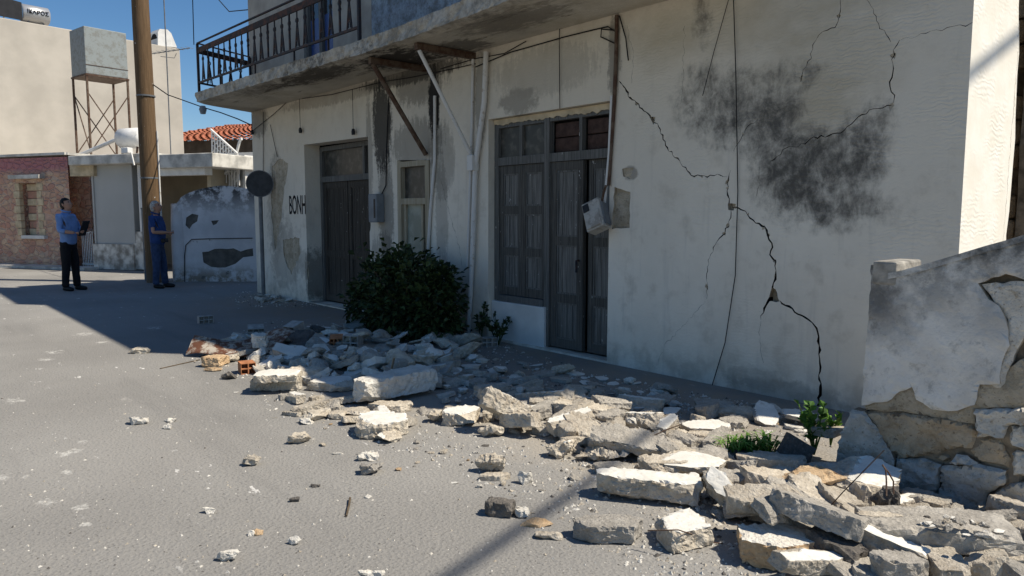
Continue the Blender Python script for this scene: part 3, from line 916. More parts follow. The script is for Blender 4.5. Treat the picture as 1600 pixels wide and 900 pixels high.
# narrow glazed door
q = MB()
q.box(-6.785, -6.70, -0.02, 0.10, 0.16, 2.16); q.box(-6.13, -6.045, -0.02, 0.10, 0.16, 2.13)
q.box(-6.70, -6.13, -0.019, 0.10, 2.07, 2.14); q.box(-6.70, -6.13, -0.015, 0.10, 1.58, 1.66); q.box(-6.70, -6.13, -0.015, 0.10, 0.16, 0.3)
nf = q.build('narrow_door_frame', 'cream_wood', house)
p = MB(); p.box(-6.70, -6.13, 0.05, 0.06, 1.66, 2.07); p.build('pane', 'dim_pane', nf)
p = MB(); p.box(-6.64, -6.28, 0.045, 0.055, 0.3, 1.58); p.build('pane', 'dusty_pane', nf)
p = MB(); p.box(-6.70, -6.64, 0.02, 0.07, 0.3, 1.58); p.box(-6.28, -6.24, 0.02, 0.07, 0.3, 1.58); p.build('sash', 'cream_wood', nf)
p = MB(); p.box(-6.24, -6.13, 0.05, 0.06, 0.3, 1.58); p.build('pane', 'dim_pane', nf)
# upstairs balcony door
q = MB()
q.box(O4[0][0], O4[0][0] + 0.07, 0.05, 0.14, 3.5, 5.5); q.box(O4[1][0] - 0.07, O4[1][0], 0.05, 0.14, 3.5, 5.5)
mx = (O4[0][0] + O4[1][0]) / 2
q.box(mx - 0.05, mx + 0.05, 0.05, 0.14, 3.5, 5.5)
uf = q.build('balcony_door_frame', 'frame_wood', house)
for x0, x1 in ((O4[0][0] + 0.07, mx - 0.05), (mx + 0.05, O4[1][0] - 0.07)):
    p = MB(); p.box(x0, x1, 0.1, 0.11, 3.5, 4.5); p.build('pane', 'blue_pane', uf)
    p = MB(); p.box(x0, x1, 0.1, 0.11, 4.5, 5.5); p.build('pane', 'glass', uf)

# --- pipes, conduits, cables
def wall_tube(name, pts, r, mat, off=0.03, n=6, parent=house):
    q = MB(); q.tube([(fpx(px, py)[0], -off, fpx(px, py)[1]) for px, py in pts], r, n)
    return q.build(name, mat, parent)
dp = wall_tube('downpipe', [(765, 82), (762, 160), (748, 260), (744, 380), (737, 524)], 0.03, 'white_pipe', 0.05, 10)
q = MB(); x_, z_ = fpx(746, 255); q.box(x_ - 0.05, x_ + 0.05, -0.12, -0.015, z_ - 0.09, z_ + 0.09); q.build('junction_box', 'white_pipe', dp, bevel=0.01)
wall_tube('conduit', [(742, 88), (740, 200), (736, 330), (733, 420)], 0.018, 'white_pipe', 0.025, 8)
wall_tube('conduit', [(682, 150), (682, 250), (675, 330), (671, 400)], 0.02, 'white_pipe', 0.025, 8)
wall_tube('conduit', [(966, 24), (965, 80), (962, 160), (957, 230), (953, 290)], 0.018, 'rusty_iron', 0.02, 8)
wall_tube('conduit', [(959, 150), (955, 240), (948, 318)], 0.014, 'white_pipe', 0.03, 8)
for pts, r_ in (([(392, 208), (430, 178), (457, 153), (476, 154), (520, 148), (556, 139), (600, 128), (640, 122), (690, 112), (745, 100)], 0.005),
                ([(745, 105), (800, 82), (850, 68), (885, 58), (930, 47), (952, 42), (964, 50)], 0.006),
                ([(964, 48), (942, 46), (941, 58), (962, 68)], 0.006),
                ([(970, 25), (980, 60), (984, 95)], 0.006),
                ([(690, 108), (745, 92), (790, 84), (824, 65)], 0.005),
                ([(878, 20), (876, 60), (877, 170)], 0.004),
                ([(886, 0), (888, 18), (904, 32)], 0.006),
                ([(413, 175), (413, 270)], 0.006), ([(424, 195), (435, 245)], 0.005),
                ([(610, 140), (606, 230), (605, 290), (596, 308)], 0.008),
                ([(1148, -10), (1152, 120), (1155, 300), (1151, 430), (1135, 535), (1108, 624)], 0.004),
                ([(1142, -5), (1118, 80), (1100, 150)], 0.003)):
    wall_tube('cable', pts, r_, 'rubber', 0.02, 6)
for px, py0, py1 in ((397, 178, 205), (472, 155, 202), (555, 140, 204)):
    x0, z0 = fpx(px, py0); x1, z1 = fpx(px, py1)
    q = MB(); q.tube([(x0, -0.045, z0), (x0, -0.045, z1)], 0.004, 5)
    pl = q.build('lamp_cable', 'rubber', house)
    q = MB(); q.tube([(x0, -0.045, z1 + 0.02), (x0, -0.045, z1 - 0.02), (x0, -0.045, z1 - 0.065)], [0.018, 0.03, 0.026], 8); q.build('lamp_holder', 'black_plastic', pl)
# meter box by the left door
x_, z_ = fpx(594, 326)
q = MB(); q.box(x_ - 0.10, x_ + 0.12, -0.13, -0.004, z_ - 0.19, z_ + 0.2)
mb_ = q.build('meter_box', 'grey_box', house, bevel=0.012)
q = MB(); q.box(x_ - 0.16, x_ - 0.108, -0.07, -0.004, z_ + 0.02, z_ + 0.16); q.build('breaker', 'white_paint', mb_)
q = MB(); q.box(x_ + 0.05, x_ + 0.09, -0.134, -0.129, z_ - 0.13, z_ + 0.13); q.build('window', 'black_plastic', mb_)
# torn-off meter box hanging by the big door
x_, z_ = fpx(945, 338)
mrot = Matrix.Translation((x_, -0.12, z_)) @ Matrix.Rotation(R(-24), 4, 'Y') @ Matrix.Rotation(R(12), 4, 'Z') @ Matrix.Rotation(R(-10), 4, 'X')
q = MB(); q.box(-0.10, 0.10, -0.07, 0.07, -0.15, 0.15)
hm = q.build('hanging_meter_box', 'meter_case', house, bevel=0.015); hm.matrix_world = mrot
q = MB(); q.box(-0.085, 0.085, -0.085, -0.071, -0.13, 0.03); p = q.build('cover', 'meter_case', hm, bevel=0.008)
q = MB(); q.box(-0.085, -0.02, -0.078, -0.0705, 0.05, 0.125); q.build('window', 'black_plastic', hm)
q = MB(); q.box(0.103, 0.115, -0.05, 0.05, -0.13, 0.1); q.build('hinge_plate', 'galvanised', hm)
wall_tube('cable', [(957, 290), (953, 302), (950, 318)], 0.012, 'rusty_iron', 0.09, 6)
# wires from the house corner into the air
def air_cable(name, pts, r, label, mat='rubber', cat='cable', n=6):
    q = MB(); q.tube(pts, r, n)
    return tag(q.build(name, mat), label, cat)
# graffiti
def text_mesh(name, body, size, mat, parent, mw, extr=0.0015, sx=1.0):
    cu = bpy.data.curves.new(name, 'FONT'); cu.body = body; cu.size = size; cu.extrude = extr; cu.offset = 0.004
    cu.align_x = 'CENTER'; cu.align_y = 'CENTER'
    t = bpy.data.objects.new('tmp', cu); COL.objects.link(t)
    bpy.context.view_layer.update()
    me = bpy.data.meshes.new_from_object(t.evaluated_get(bpy.context.evaluated_depsgraph_get()))
    bpy.data.objects.remove(t)
    me.transform(mw @ Matrix.Diagonal((sx, 1, 1, 1)))
    me.materials.clear()
    return link(name, me, mat, parent)
x0, z0 = fpx(452, 322); x1, z1 = fpx(478, 322)
text_mesh('graffiti', 'BONH', 0.44, 'spray_paint', house, Matrix.Translation(((x0 + x1) / 2, -0.003, z0)) @ Matrix.Rotation(R(90), 4, 'X'), 0.001, (x1 - x0) / 1.25)

# ================================================================== road sign in front of the corner
sp = Vector((-10.92, -0.22, 0))
sg = empty('road_sign', sp, 0, 'round dark traffic sign on grey post at the house corner', 'traffic sign')
q = MB(); q.tube([(0, 0, -0.02), (0, 0, 2.15)], 0.035, 10); q.build('post', 'galvanised', sg)
ang = R(-24)
nx = Vector((math.cos(ang), math.sin(ang), 0))
q = MB(); q.tube([nx * 0.040 + Vector((0, 0, 1.98)), nx * 0.048 + Vector((0, 0, 1.98))], 0.225, 32)
disc = q.build('disc', 'sign_back', sg)
q = MB(); q.tube([nx * 0.044 + Vector((0, 0, 1.98)) + (Vector((-nx.y, nx.x, 0)) * math.cos(t * math.pi / 16) + Vector((0, 0, 1)) * math.sin(t * math.pi / 16)) * 0.225 for t in range(33)], 0.008, 6, cap=False)
q.build('rim', 'galvanised', disc)

# ================================================================== background street
class Fr:
    """vertical wall frame: origin on the ground, u along the wall, local +y away from the camera"""
    def __init__(s, o, p):
        s.o = Vector(o); s.u = (Vector(p) - s.o).normalized(); s.u.z = 0
        s.v = Vector((-s.u.y, s.u.x, 0)); s.rz = math.atan2(s.u.y, s.u.x)
    def loc(s, px, py, dv=0.0):
        p = on_plane(px, py, s.o + s.v * dv, s.v) - s.o
        return p.dot(s.u), p.z
    def rect(s, mb, x0, x1, y0, y1, d0, d1, mat=0):
        """box from a pixel rectangle on the plane at depth d0"""
        ym = (y0 + y1) / 2; xm = (x0 + x1) / 2
        a, c = s.loc(x0, ym, d0)[0], s.loc(x1, ym, d0)[0]
        t, l = s.loc(xm, y0, d0)[1], s.loc(xm, y1, d0)[1]
        mb.box(a, c, d0, d1, max(l, -0.05), t, mat)
        return a, c, l, t
    def empty(s, name, label, cat):
        return empty(name, s.o, s.rz, label, cat)
FB = Fr(at(140, 420), at(140, 420) + (at(140, 420) - at(0, 415)))

# --- pink rubble house
k = NT('pink_rubble')
v = k.n('TexVoronoi'); k.t.links.new(k.scaled(1, 1, 1.5), v.inputs[0]); v.inputs['Scale'].default_value = 4.6
de = k.voro(4.6, vec=k.scaled(1, 1, 1.5), feature='DISTANCE_TO_EDGE')
hsv = k.n('SeparateColor'); k.t.links.new(v.outputs['Color'], hsv.inputs[0])
c = k.mix(k.ramp(hsv.outputs[0], 0.1, 0.9), (0.50, 0.27, 0.20), (0.62, 0.46, 0.32))
c = k.mix(k.ramp(k.noise(9, 5), 0.35, 0.7, 0, 0.5), c, (0.46, 0.27, 0.2))
c = k.mix(k.ramp(de, 0.10, 0.01, 0, 0.7), c, (0.54, 0.38, 0.30))
c = k.mix(k.ramp(k.xyz()[2], 2.5, 2.75), c, (0.43, 0.185, 0.195))
c = k.mix(k.ramp(k.noise(2.5, 5), 0.4, 0.7, 0, 0.4), c, (0.38, 0.23, 0.18))
k.color(c); k.bump(k.math('ADD', k.ramp(de, 0, 0.15), k.noise(14, 4)), 0.8, 0.04)
M['pink_rubble'] = k.done(0.95)
ph = FB.empty('pink_house', 'low pink-washed rubble stone house with a bricked-up window', 'house')
u105, zt = FB.loc(105, 245)
wA = [FB.loc(30, 286), FB.loc(57, 286), FB.loc(57, 368), FB.loc(30, 368)]
relief('wall', [(-8, -0.05), (u105, -0.05), (u105, zt), (-8, zt + 0.05)], [(wA, 0.28, 0)], [], ['pink_rubble', 'cream_stone'], ph, lambda u, v, d: (u, d, v))
q = MB(); q.box(wA[0][0] - 0.02, wA[1][0] + 0.02, 0.24, 0.32, wA[2][1] - 0.02, wA[0][1] + 0.02)
blk = q.build('window_infill', 'pink_mortar', ph)
nb = 7
for i in range(nb):
    z0 = wA[2][1] + (wA[0][1] - wA[2][1]) * i / nb; z1 = wA[2][1] + (wA[0][1] - wA[2][1]) * (i + 1) / nb - 0.02
    q = MB(); q.box(wA[0][0] + 0.01, wA[1][0] - 0.02, 0.19 + 0.02 * (i % 2), 0.238, z0, z1); q.build('stone', 'pink_stone' if i % 2 else 'cream_stone', blk, bevel=0.015)
for sx, lst in ((0, 7), (1, 7)):
    for i in range(lst):
        z0 = wA[2][1] + (wA[0][1] - wA[2][1]) * i / lst; z1 = wA[2][1] + (wA[0][1] - wA[2][1]) * (i + 1) / lst - 0.015
        wd = 0.17 + 0.07 * ((i + sx) % 2)
        a, c_ = (wA[0][0] - wd, wA[0][0]) if sx == 0 else (wA[1][0], wA[1][0] + wd)
        q = MB(); q.box(a, c_, -0.02, 0.1, z0, z1); q.build('quoin', 'cream_stone', ph, bevel=0.012)
q = MB(); FB.rect(q, 33, 69, 368, 373, -0.1, 0.1); q.build('window_sill', 'white_plaster', ph)
q = MB(); FB.rect(q, 12, 60, 273, 279, -0.18, 0.05); q.build('window_hood', 'slab_edge', ph)
q = MB(); q.box(-8.1, u105 - 0.02, -0.06, 5, zt + 0.055, zt + 0.12); q.build('roof', 'slab_edge', ph)
q = MB(); q.box(-8, u105, 4.9, 5, -0.05, zt); q.build('back_wall', 'pink_rubble', ph)
q = MB(); q.box(-8, u105 + 1.0, -0.5, -0.003, 0.0, 0.07); q.build('step', 'slab_edge', ph)

# --- low flat-roofed house with the grey shutter
lh = FB.empty('flat_roofed_house', 'low white flat-roofed house with grey shutter panel and shaded porch', 'house')
u0 = u105 + 0.01
u1, _ = FB.loc(334, 250)
q = MB(); FB.rect(q, 106, 240, 241, 256, -0.35, 4.5); FB.rect(q, 240.2, 332, 240, 262, -0.35, 4.5)
q.build('roof_slab', 'slab_edge', lh, bevel=0.02)
q = MB(); FB.rect(q, 109, 146, 256.5, 275, -0.1, 0.3); q.build('corbel', 'cream_stone', lh)
q = MB(); FB.rect(q, 106, 143, 257, 421, 0.7, 0.9); q.build('recessed_wall', 'pink_rubble', lh)
q = MB(); FB.rect(q, 145.5, 208, 257, 381, 0.0, 0.2); q.build('shutter_panel', 'shutter_grey', lh)
for xp in (146, 207):
    q = MB(); FB.rect(q, xp - 1.2, xp + 1.2, 258, 380, -0.03, -0.002); q.build('trim', 'shutter_grey', lh)
q = MB(); FB.rect(q, 146, 209, 381.5, 421, -0.06, 0.2); q.build('plinth', 'dirty_white', lh)
q = MB(); FB.rect(q, 209.5, 230, 362, 421, -0.02, 0.4); q.build('pillar_base', 'dirty_white', lh)
a, zt_ = FB.loc(218, 257.5); _, zb_ = FB.loc(218, 362)
q = MB(); q.tube([(a, 0.12, zb_), (a, 0.12, zt_)], 0.15, 16); q.build('column', 'white_plaster', lh)
q = MB(); FB.rect(q, 231, 333, 262.5, 272, 2.2, 2.4); FB.rect(q, 250, 345, 272.2, 420, 2.2, 2.4); q.build('porch_wall', 'porch_beige', lh)
q = MB(); FB.rect(q, 231, 320, 263, 274, -0.15, 0.1); q.build('porch_beam', 'white_paint', lh)
q = MB(); FB.rect(q, 231, 322, 262.3, 262.9, 0.11, 2.19); q.build('porch_ceiling', 'porch_beige', lh)
q = MB(); FB.rect(q, 326, 332, 262.5, 420, 0.3, 2.19); q.build('porch_side_wall', 'porch_beige', lh)
# white yard gate
gt = empty('yard_gate', FB.o, FB.rz, 'narrow white iron gate between pink house and grey shutter', 'gate')
a, zg = FB.loc(126, 361, 0.3); c_, _ = FB.loc(145, 361, 0.3)
q = MB(); q.box(a, c_, 0.29, 0.32, 0.08, 0.12); q.box(a, c_, 0.29, 0.32, zg - 0.05, zg); q.build('gate_frame', 'white_paint', gt)
for i in range(7):
    x = a + (c_ - a) * (i + 0.5) / 7
    q = MB(); q.tube([(x, 0.305, 0.0), (x, 0.305, zg)], 0.012, 6); q.build('picket', 'white_paint', gt)
# --- outside stair with white railing
st = FB.empty('outside_stair', 'white outside stair with lattice iron railing behind the garden wall', 'stair')
q = MB()
for i in range(12):
    x = FB.loc(376 - i * 3.6, 300, 1.0)[0]
    zt_ = 0.25 + (11 - i) * 0.0 + 3.0 - i * 0.25
    q.box(x - 0.1, x + 0.25, 0.9, 1.9, 0, max(0.1, zt_ - 0.3))
q.build('steps', 'white_plaster', st)
q = MB()
A = [(331, 205), (352, 228), (370, 240)]
Bp = [(332, 262), (352, 275), (372, 287)]
def S3(px, py, dv=0.8):
    u, z = FB.loc(px, py, dv); return (u, dv, z)
q.tube([S3(329, 202), S3(371, 240)], 0.03, 6); q.tube([S3(331, 262), S3(352, 270)], 0.02, 6)
q.tube([S3(326, 298), S3(360, 262)], 0.035, 6); q.tube([S3(371, 240), S3(374, 290)], 0.02, 6)
rl = q.build('stair_railing', 'white_paint', st)
for i in range(10):
    x = 331 + i * 4.4
    y0 = 204 + (x - 331) * 0.9
    q = MB()
    q.tube([S3(x, y0), S3(x + 1.0, y0 + 62)], 0.018, 5)
    for kx in range(3):
        yy = y0 + 12 + kx * 16
        q.tube([S3(x + 2 + 1.8 * math.cos(t), yy + 5 * math.sin(t)) for t in [j * math.pi / 4 for j in range(9)]], 0.013, 4, cap=False)
    q.build('picket', 'white_paint', rl)
q = MB(); q.tube([S3(368, 245, 1.2), S3(374, 222, 1.2), S3(376, 217, 1.2), S3(378, 217, 1.2)], 0.035, 8); q.build('vent_pipe', 'white_paint', st)
q = MB(); FB.rect(q, 345, 420, 238, 252, 2.0, 5.0); q.build('landing_slab', 'white_plaster', st)
q = MB(); FB.rect(q, 350, 420, 252.5, 420, 2.3, 4.8); q.build('landing_wall', 'dirty_white', st)

# --- tall beige building
HB = 8.2
pA, pB = at(0, 27, HB), at(281, 76, HB)
FBe = Fr(Vector((pA.x, pA.y, 0)), Vector((pB.x, pB.y, 0)))
bb = FBe.empty('beige_building', 'tall plain beige rendered building behind the flat roof', 'building')
LB = (pB - pA).length
q = MB(); q.box(-14, LB, 0, 9, -0.05, HB); q.build('wall', 'beige_render', bb, bevel=0.03)
hood = [(FBe.loc(px, py, 0.0)) for px, py in ((247, 71), (247, 50), (250, 45), (262, 46), (268, 52), (277, 74))]
q = MB(); q.prism([(u, 0.02, z) for u, z in hood], (0, 0.7, 0))
hd = q.build('vent_hood', 'white_plaster', bb)
uu, zz = FBe.loc(247.5, 60)
q = MB(); q.tube([(uu - 0.012, 0.36, zz - 0.05), (uu - 0.005, 0.36, zz - 0.05)], 0.28, 16); q.build('opening', 'dark_void', hd)

# --- solar water heater on its roof
uL, zL = FBe.loc(33, 24, 0.5); uR, zR = FBe.loc(76, 30, 0.5)
zc = HB + 0.42
sw = empty('solar_water_heater', FBe.o + FBe.u * (uL + uR) / 2 + FBe.v * 0.55 + Vector((0, 0, HB)), FBe.rz, 'silver solar water tank with black panel on the beige roof edge', 'water heater')
hl = (uR - uL) / 2
q = MB(); q.tube([(-hl, 0, 0.42), (-hl + 0.03, 0, 0.42), (hl - 0.03, 0, 0.42), (hl, 0, 0.42)], [0.28, 0.31, 0.31, 0.27], 24)
k = NT('bright_steel'); k.color((0.42, 0.42, 0.42)); k.b.inputs['Metallic'].default_value = 0.5; M['steel'] = k.done(0.35)
tk = q.build('tank', 'steel', sw)
text_mesh('lettering', 'ΙΚΑΡΟΣ', 0.19, 'spray_paint', tk, Matrix.Translation((0.02, -0.318, 0.44)) @ Matrix.Rotation(R(90), 4, 'X'), 0.004, 1.0)
q = MB()
q.prism([(-hl - 0.72, -0.3, 0.12), (-hl - 0.04, -0.3, 0.10), (-hl - 0.04, -0.3, 0.70), (-hl - 0.55, -0.3, 0.76), (-hl - 0.76, -0.3, 0.6)], (0, 0.08, 0))
q.build('solar_panel', 'black_plastic', sw, bevel=0.02)
q = MB()
for x in (-hl + 0.2, hl - 0.2):
    q.bar((x, -0.15, 0.0), (x, -0.1, 0.2), 0.04, 0.04); q.bar((x, 0.3, 0.0), (x, 0.1, 0.2), 0.04, 0.04)
q.bar((-hl - 0.6, -0.26, 0.0), (-hl - 0.6, -0.26, 0.15), 0.04, 0.04)
q.build('stand', 'galvanised', sw)

# --- square water tank on steel legs standing on the flat roof
ZR = FB.loc(170, 240.5, 1.5)[1] + 0.02
ua, _ = FB.loc(121, 235, 1.6); ub, _ = FB.loc(206, 235, 1.6)
zr0 = FB.loc(150, 241, -0.35)[1]
uw_, _ = FB.loc(163, 238, 2.0)
wt = empty('water_tank', FB.o + FB.u * uw_ + FB.v * 2.0 + Vector((0, 0, zr0)), math.atan2(_rt.y, _rt.x) + R(51), 'square grey sheet metal water tank on tall rusty legs', 'water tank')
cpt = wt.location
Zc = (cpt - CAM).dot(_fw)
def hz(py): return 1.45 + (335 - py) / 1150 * Zc - zr0
zt0, zt1 = hz(128), hz(60)
q = MB(); q.box(-0.58, 0.58, -0.5, 0.5, zt0, zt1); tk = q.build('tank', 'tank_metal', wt, bevel=0.015)
q = MB(); q.box(-0.585, 0.585, -0.512, -0.503, zt0 + 0.24, zt0 + 0.255); q.box(-0.6, 0.6, -0.52, 0.52, zt0 - 0.05, zt0 - 0.003); q.build('band', 'rusty_iron', tk)
for sx in (-1, 1):
    for sy in (-1, 1):
        q = MB(); q.bar((sx * 0.56, sy * 0.48, 0), (sx * 0.56, sy * 0.48, zt0 - 0.05), 0.05, 0.05); q.build('leg', 'rusty_iron', wt)
for y in (-0.48, 0.48):
    q = MB(); q.bar((-0.56, y, 0.25), (0.56, y, zt0 - 0.5), 0.025, 0.025); q.bar((0.56, y + 0.02, 0.25), (-0.56, y + 0.02, zt0 - 0.5), 0.025, 0.025); q.build('brace', 'rusty_iron', wt)
q = MB(); q.bar((-0.56, -0.48, 0.25), (-0.56, 0.48, zt0 - 0.5), 0.025, 0.025); q.build('brace', 'rusty_iron', wt)
# --- white boiler cylinder with its pipe
ub_, zb_ = FB.loc(206, 216, 0.9)
bo = empty('boiler_tank', FB.o + FB.u * ub_ + FB.v * 0.9 + Vector((0, 0, zr0)), FB.rz, 'white horizontal boiler cylinder on the flat roof beside the wooden pole', 'boiler')
hb = zb_ - zr0
q = MB(); q.tube([(-0.36, 0, hb), (-0.33, 0, hb), (0.42, 0, hb), (0.45, 0, hb)], [0.2, 0.27, 0.27, 0.2], 20); q.build('cylinder', 'white_paint', bo)
q = MB()
for x in (-0.22, 0.3):
    q.bar((x, -0.15, 0), (x, -0.1, hb - 0.22), 0.04, 0.04); q.bar((x, 0.2, 0), (x, 0.1, hb - 0.22), 0.04, 0.04)
q.build('stand', 'rusty_iron', bo)
up_, zp_ = FB.loc(108, 240, 0.9)
q = MB(); q.tube([(-0.34, 0.0, hb + 0.05), (up_ - ub_ + 0.15, 0, 0.06)], 0.055, 8); q.build('pipe', 'white_paint', bo)
# --- flood light on the roof edge
ul, zl = FB.loc(199, 236, -0.5)
fl = empty('flood_light', FB.o + FB.u * ul + FB.v * -0.5 + Vector((0, 0, zl)), FB.rz, 'small white flood lamp on the flat roof edge above the column', 'lamp')
q = MB(); q.box(-0.1, 0.12, -0.1, 0.06, -0.06, 0.08); q.build('housing', 'white_paint', fl, bevel=0.015)
q = MB(); q.bar((0, 0.06, -0.02), (0, 0.16, -0.02), 0.03, 0.03); q.bar((0.12, 0, -0.03), (0.2, 0, -0.35), 0.03, 0.03); q.build('bracket', 'white_paint', fl)
# --- television antenna
um, zm = FB.loc(267, 240, 0.6)
an = empty('television_antenna', FB.o + FB.u * um + FB.v * 0.6 + Vector((0, 0, zr0)), 0, 'thin television antenna mast right of the wooden pole', 'antenna')
Za = (an.location - CAM).dot(_fw)
def ha(py): return 1.45 + (335 - py) / 1150 * Za - zr0
q = MB(); q.tube([(0, 0, 0), (0.01, 0, ha(120)), (0, 0, ha(-15))], 0.017, 6); q.build('mast', 'galvanised', an)
zz = ha(88)
q = MB(); q.tube([(-_rt.x * 0.42, -_rt.y * 0.42, zz - 0.07), (_rt.x * 0.62, _rt.y * 0.62, zz + 0.08)], 0.012, 6)
bm_ = q.build('boom', 'galvanised', an)
for i in range(9):
    t = -0.4 + i * 0.125
    q = MB(); c0 = _rt * t + Vector((0, 0, zz + 0.07 * t / 0.5))
    q.tube([c0 + _fw * -0.22 + Vector((0, 0, -0.02)), c0 + _fw * 0.22 + Vector((0, 0, 0.03))], 0.006, 5); q.build('rod', 'galvanised', bm_)
q = MB(); q.tube([_rt * -0.15 + Vector((0, 0, zz - 0.13)), _rt * 0.2 + Vector((0, 0, zz - 0.17)), _rt * 0.26 + Vector((0, 0, zz - 0.05))], 0.008, 5); q.build('dipole', 'galvanised', bm_)

# --- red roofed house far behind
rp = at(345, 300, 0.0)
dr = ray(345, 300); dr.z = 0; dr.normalize()
rp = CAM + dr * 40; rp.z = 0
rh = empty('red_roofed_house', rp, math.atan2(_rt.y, _rt.x) - 0.25, 'distant house under red tiled hip roof', 'house')
Zr = (rp - CAM).dot(_fw)
def hr(py): return 1.45 + (335 - py) / 1150 * Zr
q = MB(); q.box(-4.2, 6, -1, 6, 0, hr(225)); q.build('wall', 'dark_wall', rh)
ze, zr_ = hr(228), hr(190)
q = MB()
corners = [(-4.6, -1.5, ze), (6.4, -1.5, ze), (6.4, 6.5, ze), (-4.6, 6.5, ze)]
rdg = [(-0.9, 2.5, zr_), (3.0, 2.5, zr_)]
for (a, c_, e0, e1) in ((0, 1, rdg[0], rdg[1]), (3, 0, rdg[0], rdg[0]), (1, 2, rdg[1], rdg[1]), (2, 3, rdg[1], rdg[0])):
    NS = 12
    A_, C_ = Vector(corners[a]), Vector(corners[c_]); E0, E1 = Vector(e0), Vector(e1)
    for i in range(NS):
        t0, t1 = i / NS, (i + 1) / NS
        dz = Vector((0, 0, 0.05))
        p0, p1, p2, p3 = A_.lerp(E0, t0), C_.lerp(E1, t0), C_.lerp(E1, t1), A_.lerp(E0, t1)
        nseg = 26
        for s_ in range(nseg):
            a0, a1 = s_ / nseg, (s_ + 1) / nseg; am = (a0 + a1) / 2
            l0, l1, lm = p0.lerp(p1, a0), p0.lerp(p1, a1), p0.lerp(p1, am)
            h0, h1, hm_ = p3.lerp(p2, a0), p3.lerp(p2, a1), p3.lerp(p2, am)
            u_ = Vector((0, 0, 0.09))
            q.add([l0 + dz, lm + dz + u_, l1 + dz, h1, hm_ + u_ * 0.6, h0], [(0, 1, 4, 5), (1, 2, 3, 4)])
q.build('roof', 'roof_tile', rh, fixn=False)

# --- whitewashed garden wall with humped top
FG = Fr(at(279, 440), at(395, 440))
gw = FG.empty('garden_wall', 'whitewashed garden wall with humped mouldy top and peeled cement patch', 'wall')
topp = [FG.loc(*p) for p in ((276, 318), (283, 308), (293, 302), (310, 296), (328, 292), (345, 290), (362, 291), (380, 294), (398, 299), (420, 303))]
bl = FG.loc(274, 441)[0]; br_ = FG.loc(420, 440)[0]
out = [(bl, -0.05), (br_, -0.05)] + [(u, z) for u, z in reversed(topp)]
rg = random.Random(3)
patch = rough_poly([Vector(FG.loc(*p)) for p in ((316, 394), (335, 389), (365, 388), (376, 393), (395, 388), (396, 400), (380, 402), (368, 412), (352, 418), (330, 417), (318, 410))], rg, 0.12, 0.04)
patch2 = rough_poly([Vector(FG.loc(*p)) for p in ((291, 340), (300, 334), (310, 336), (308, 346), (296, 358), (290, 352))], rg, 0.1, 0.03)
patch3 = rough_poly([Vector(FG.loc(*p)) for p in ((330, 345), (342, 344), (338, 350), (333, 352))], rg, 0.1, 0.02)
relief('wall_face', out, [], [(patch, 0.02, 1), (patch2, 0.015, 2), (patch3, 0.015, 2)], ['garden_lime', 'bare_cement', 'bare_cement'], gw, lambda u, v, d: (u, d, v))
q = MB(); q.prism([(u, 0.03, z - 0.004) for u, z in out], (0, 0.27, 0)); q.build('wall_core', 'garden_lime', gw)
q = MB(); q.tube([(bl + 0.1, 0.14, -0.05), (bl + 0.1, 0.14, 1.2), (bl + 0.1, 0.14, topp[0][1])], [0.2, 0.19, 0.17], 14); q.build('end_pier', 'garden_lime', gw)
pp = [(289, 440), (289, 400), (291, 383), (300, 374), (330, 373), (395, 372)]
q = MB(); q.tube([(FG.loc(*p)[0], -0.02, FG.loc(*p)[1]) for p in pp], 0.009, 6); q.build('conduit', 'black_plastic', gw)

# --- utility pole and the thin grey post beside it
up = at(244, 441)
pl = empty('utility_pole', up, 0, 'tall brown wooden utility pole behind the man in navy', 'utility pole')
q = MB(); lean = -0.010
q.tube([(0, 0, -0.1), (-_rt.x * 0.03, -_rt.y * 0.03, 2.5), (-_rt.x * 0.05, -_rt.y * 0.05, 5.5), (-_rt.x * 0.06, -_rt.y * 0.06, 9.0)], [0.185, 0.178, 0.168, 0.15], 16); q.build('shaft', 'pole_wood', pl)
q = MB(); q.tube([_rt * 0.178 + Vector((0, 0, 0.1)), _rt * 0.172 + Vector((0, 0, 3.2))], 0.02, 6); q.build('earth_conduit', 'white_pipe', pl)
for z in (2.2, 3.9):
    q = MB(); q.tube([(-_rt.x * 0.03, -_rt.y * 0.03, z), (-_rt.x * 0.03, -_rt.y * 0.03, z + 0.03)], 0.187, 16); q.build('band', 'galvanised', pl)
gp = at(229, 439)
po = empty('steel_post', gp, 0, 'short thin grey steel post left of the man in navy', 'post')
hz_ = (439 - 327) / 1150 * (gp - CAM).dot(_fw)
q = MB(); q.tube([(0, 0, -0.05), (0, 0, hz_)], 0.038, 10); q.build('shaft', 'galvanised', po)
q = MB(); q.tube([(0, 0, hz_), (0, 0, hz_ + 0.03)], 0.05, 10); q.build('cap', 'galvanised', po)

# --- overhead wires
def cam_pt(px, py, dist):
    d = ray(px, py); return CAM + d * dist
air_cable('overhead_wire', [cam_pt(303, 70, 12.2) + Vector((0, 0, 0.0)), cam_pt(301, 0, 12.0), cam_pt(300, -60, 11.8)], 0.008, 'thin black wire rising straight up from balcony corner', cat='wire')
air_cable('overhead_wire', [Vector((-11.76, 0.3, 5.2)), cam_pt(358, 18, 15.5), cam_pt(335, -8, 17), cam_pt(300, -40, 20)], 0.010, 'thin black wire slanting up left from upper house corner', cat='wire')
air_cable('service_cable', [Vector((-11.76, 0.2, 3.0)), cam_pt(372, 186, 14.2), cam_pt(345, 176, 14.6), cam_pt(318, 168, 15.0), cam_pt(290, 158, 15.6), cam_pt(262, 148, 15.9), up + Vector((0.1, 0.1, 4.15))], 0.012, 'black service cable sagging from wooden pole to house corner', cat='cable')
q = MB(); c0 = cam_pt(317, 171, 14.95)
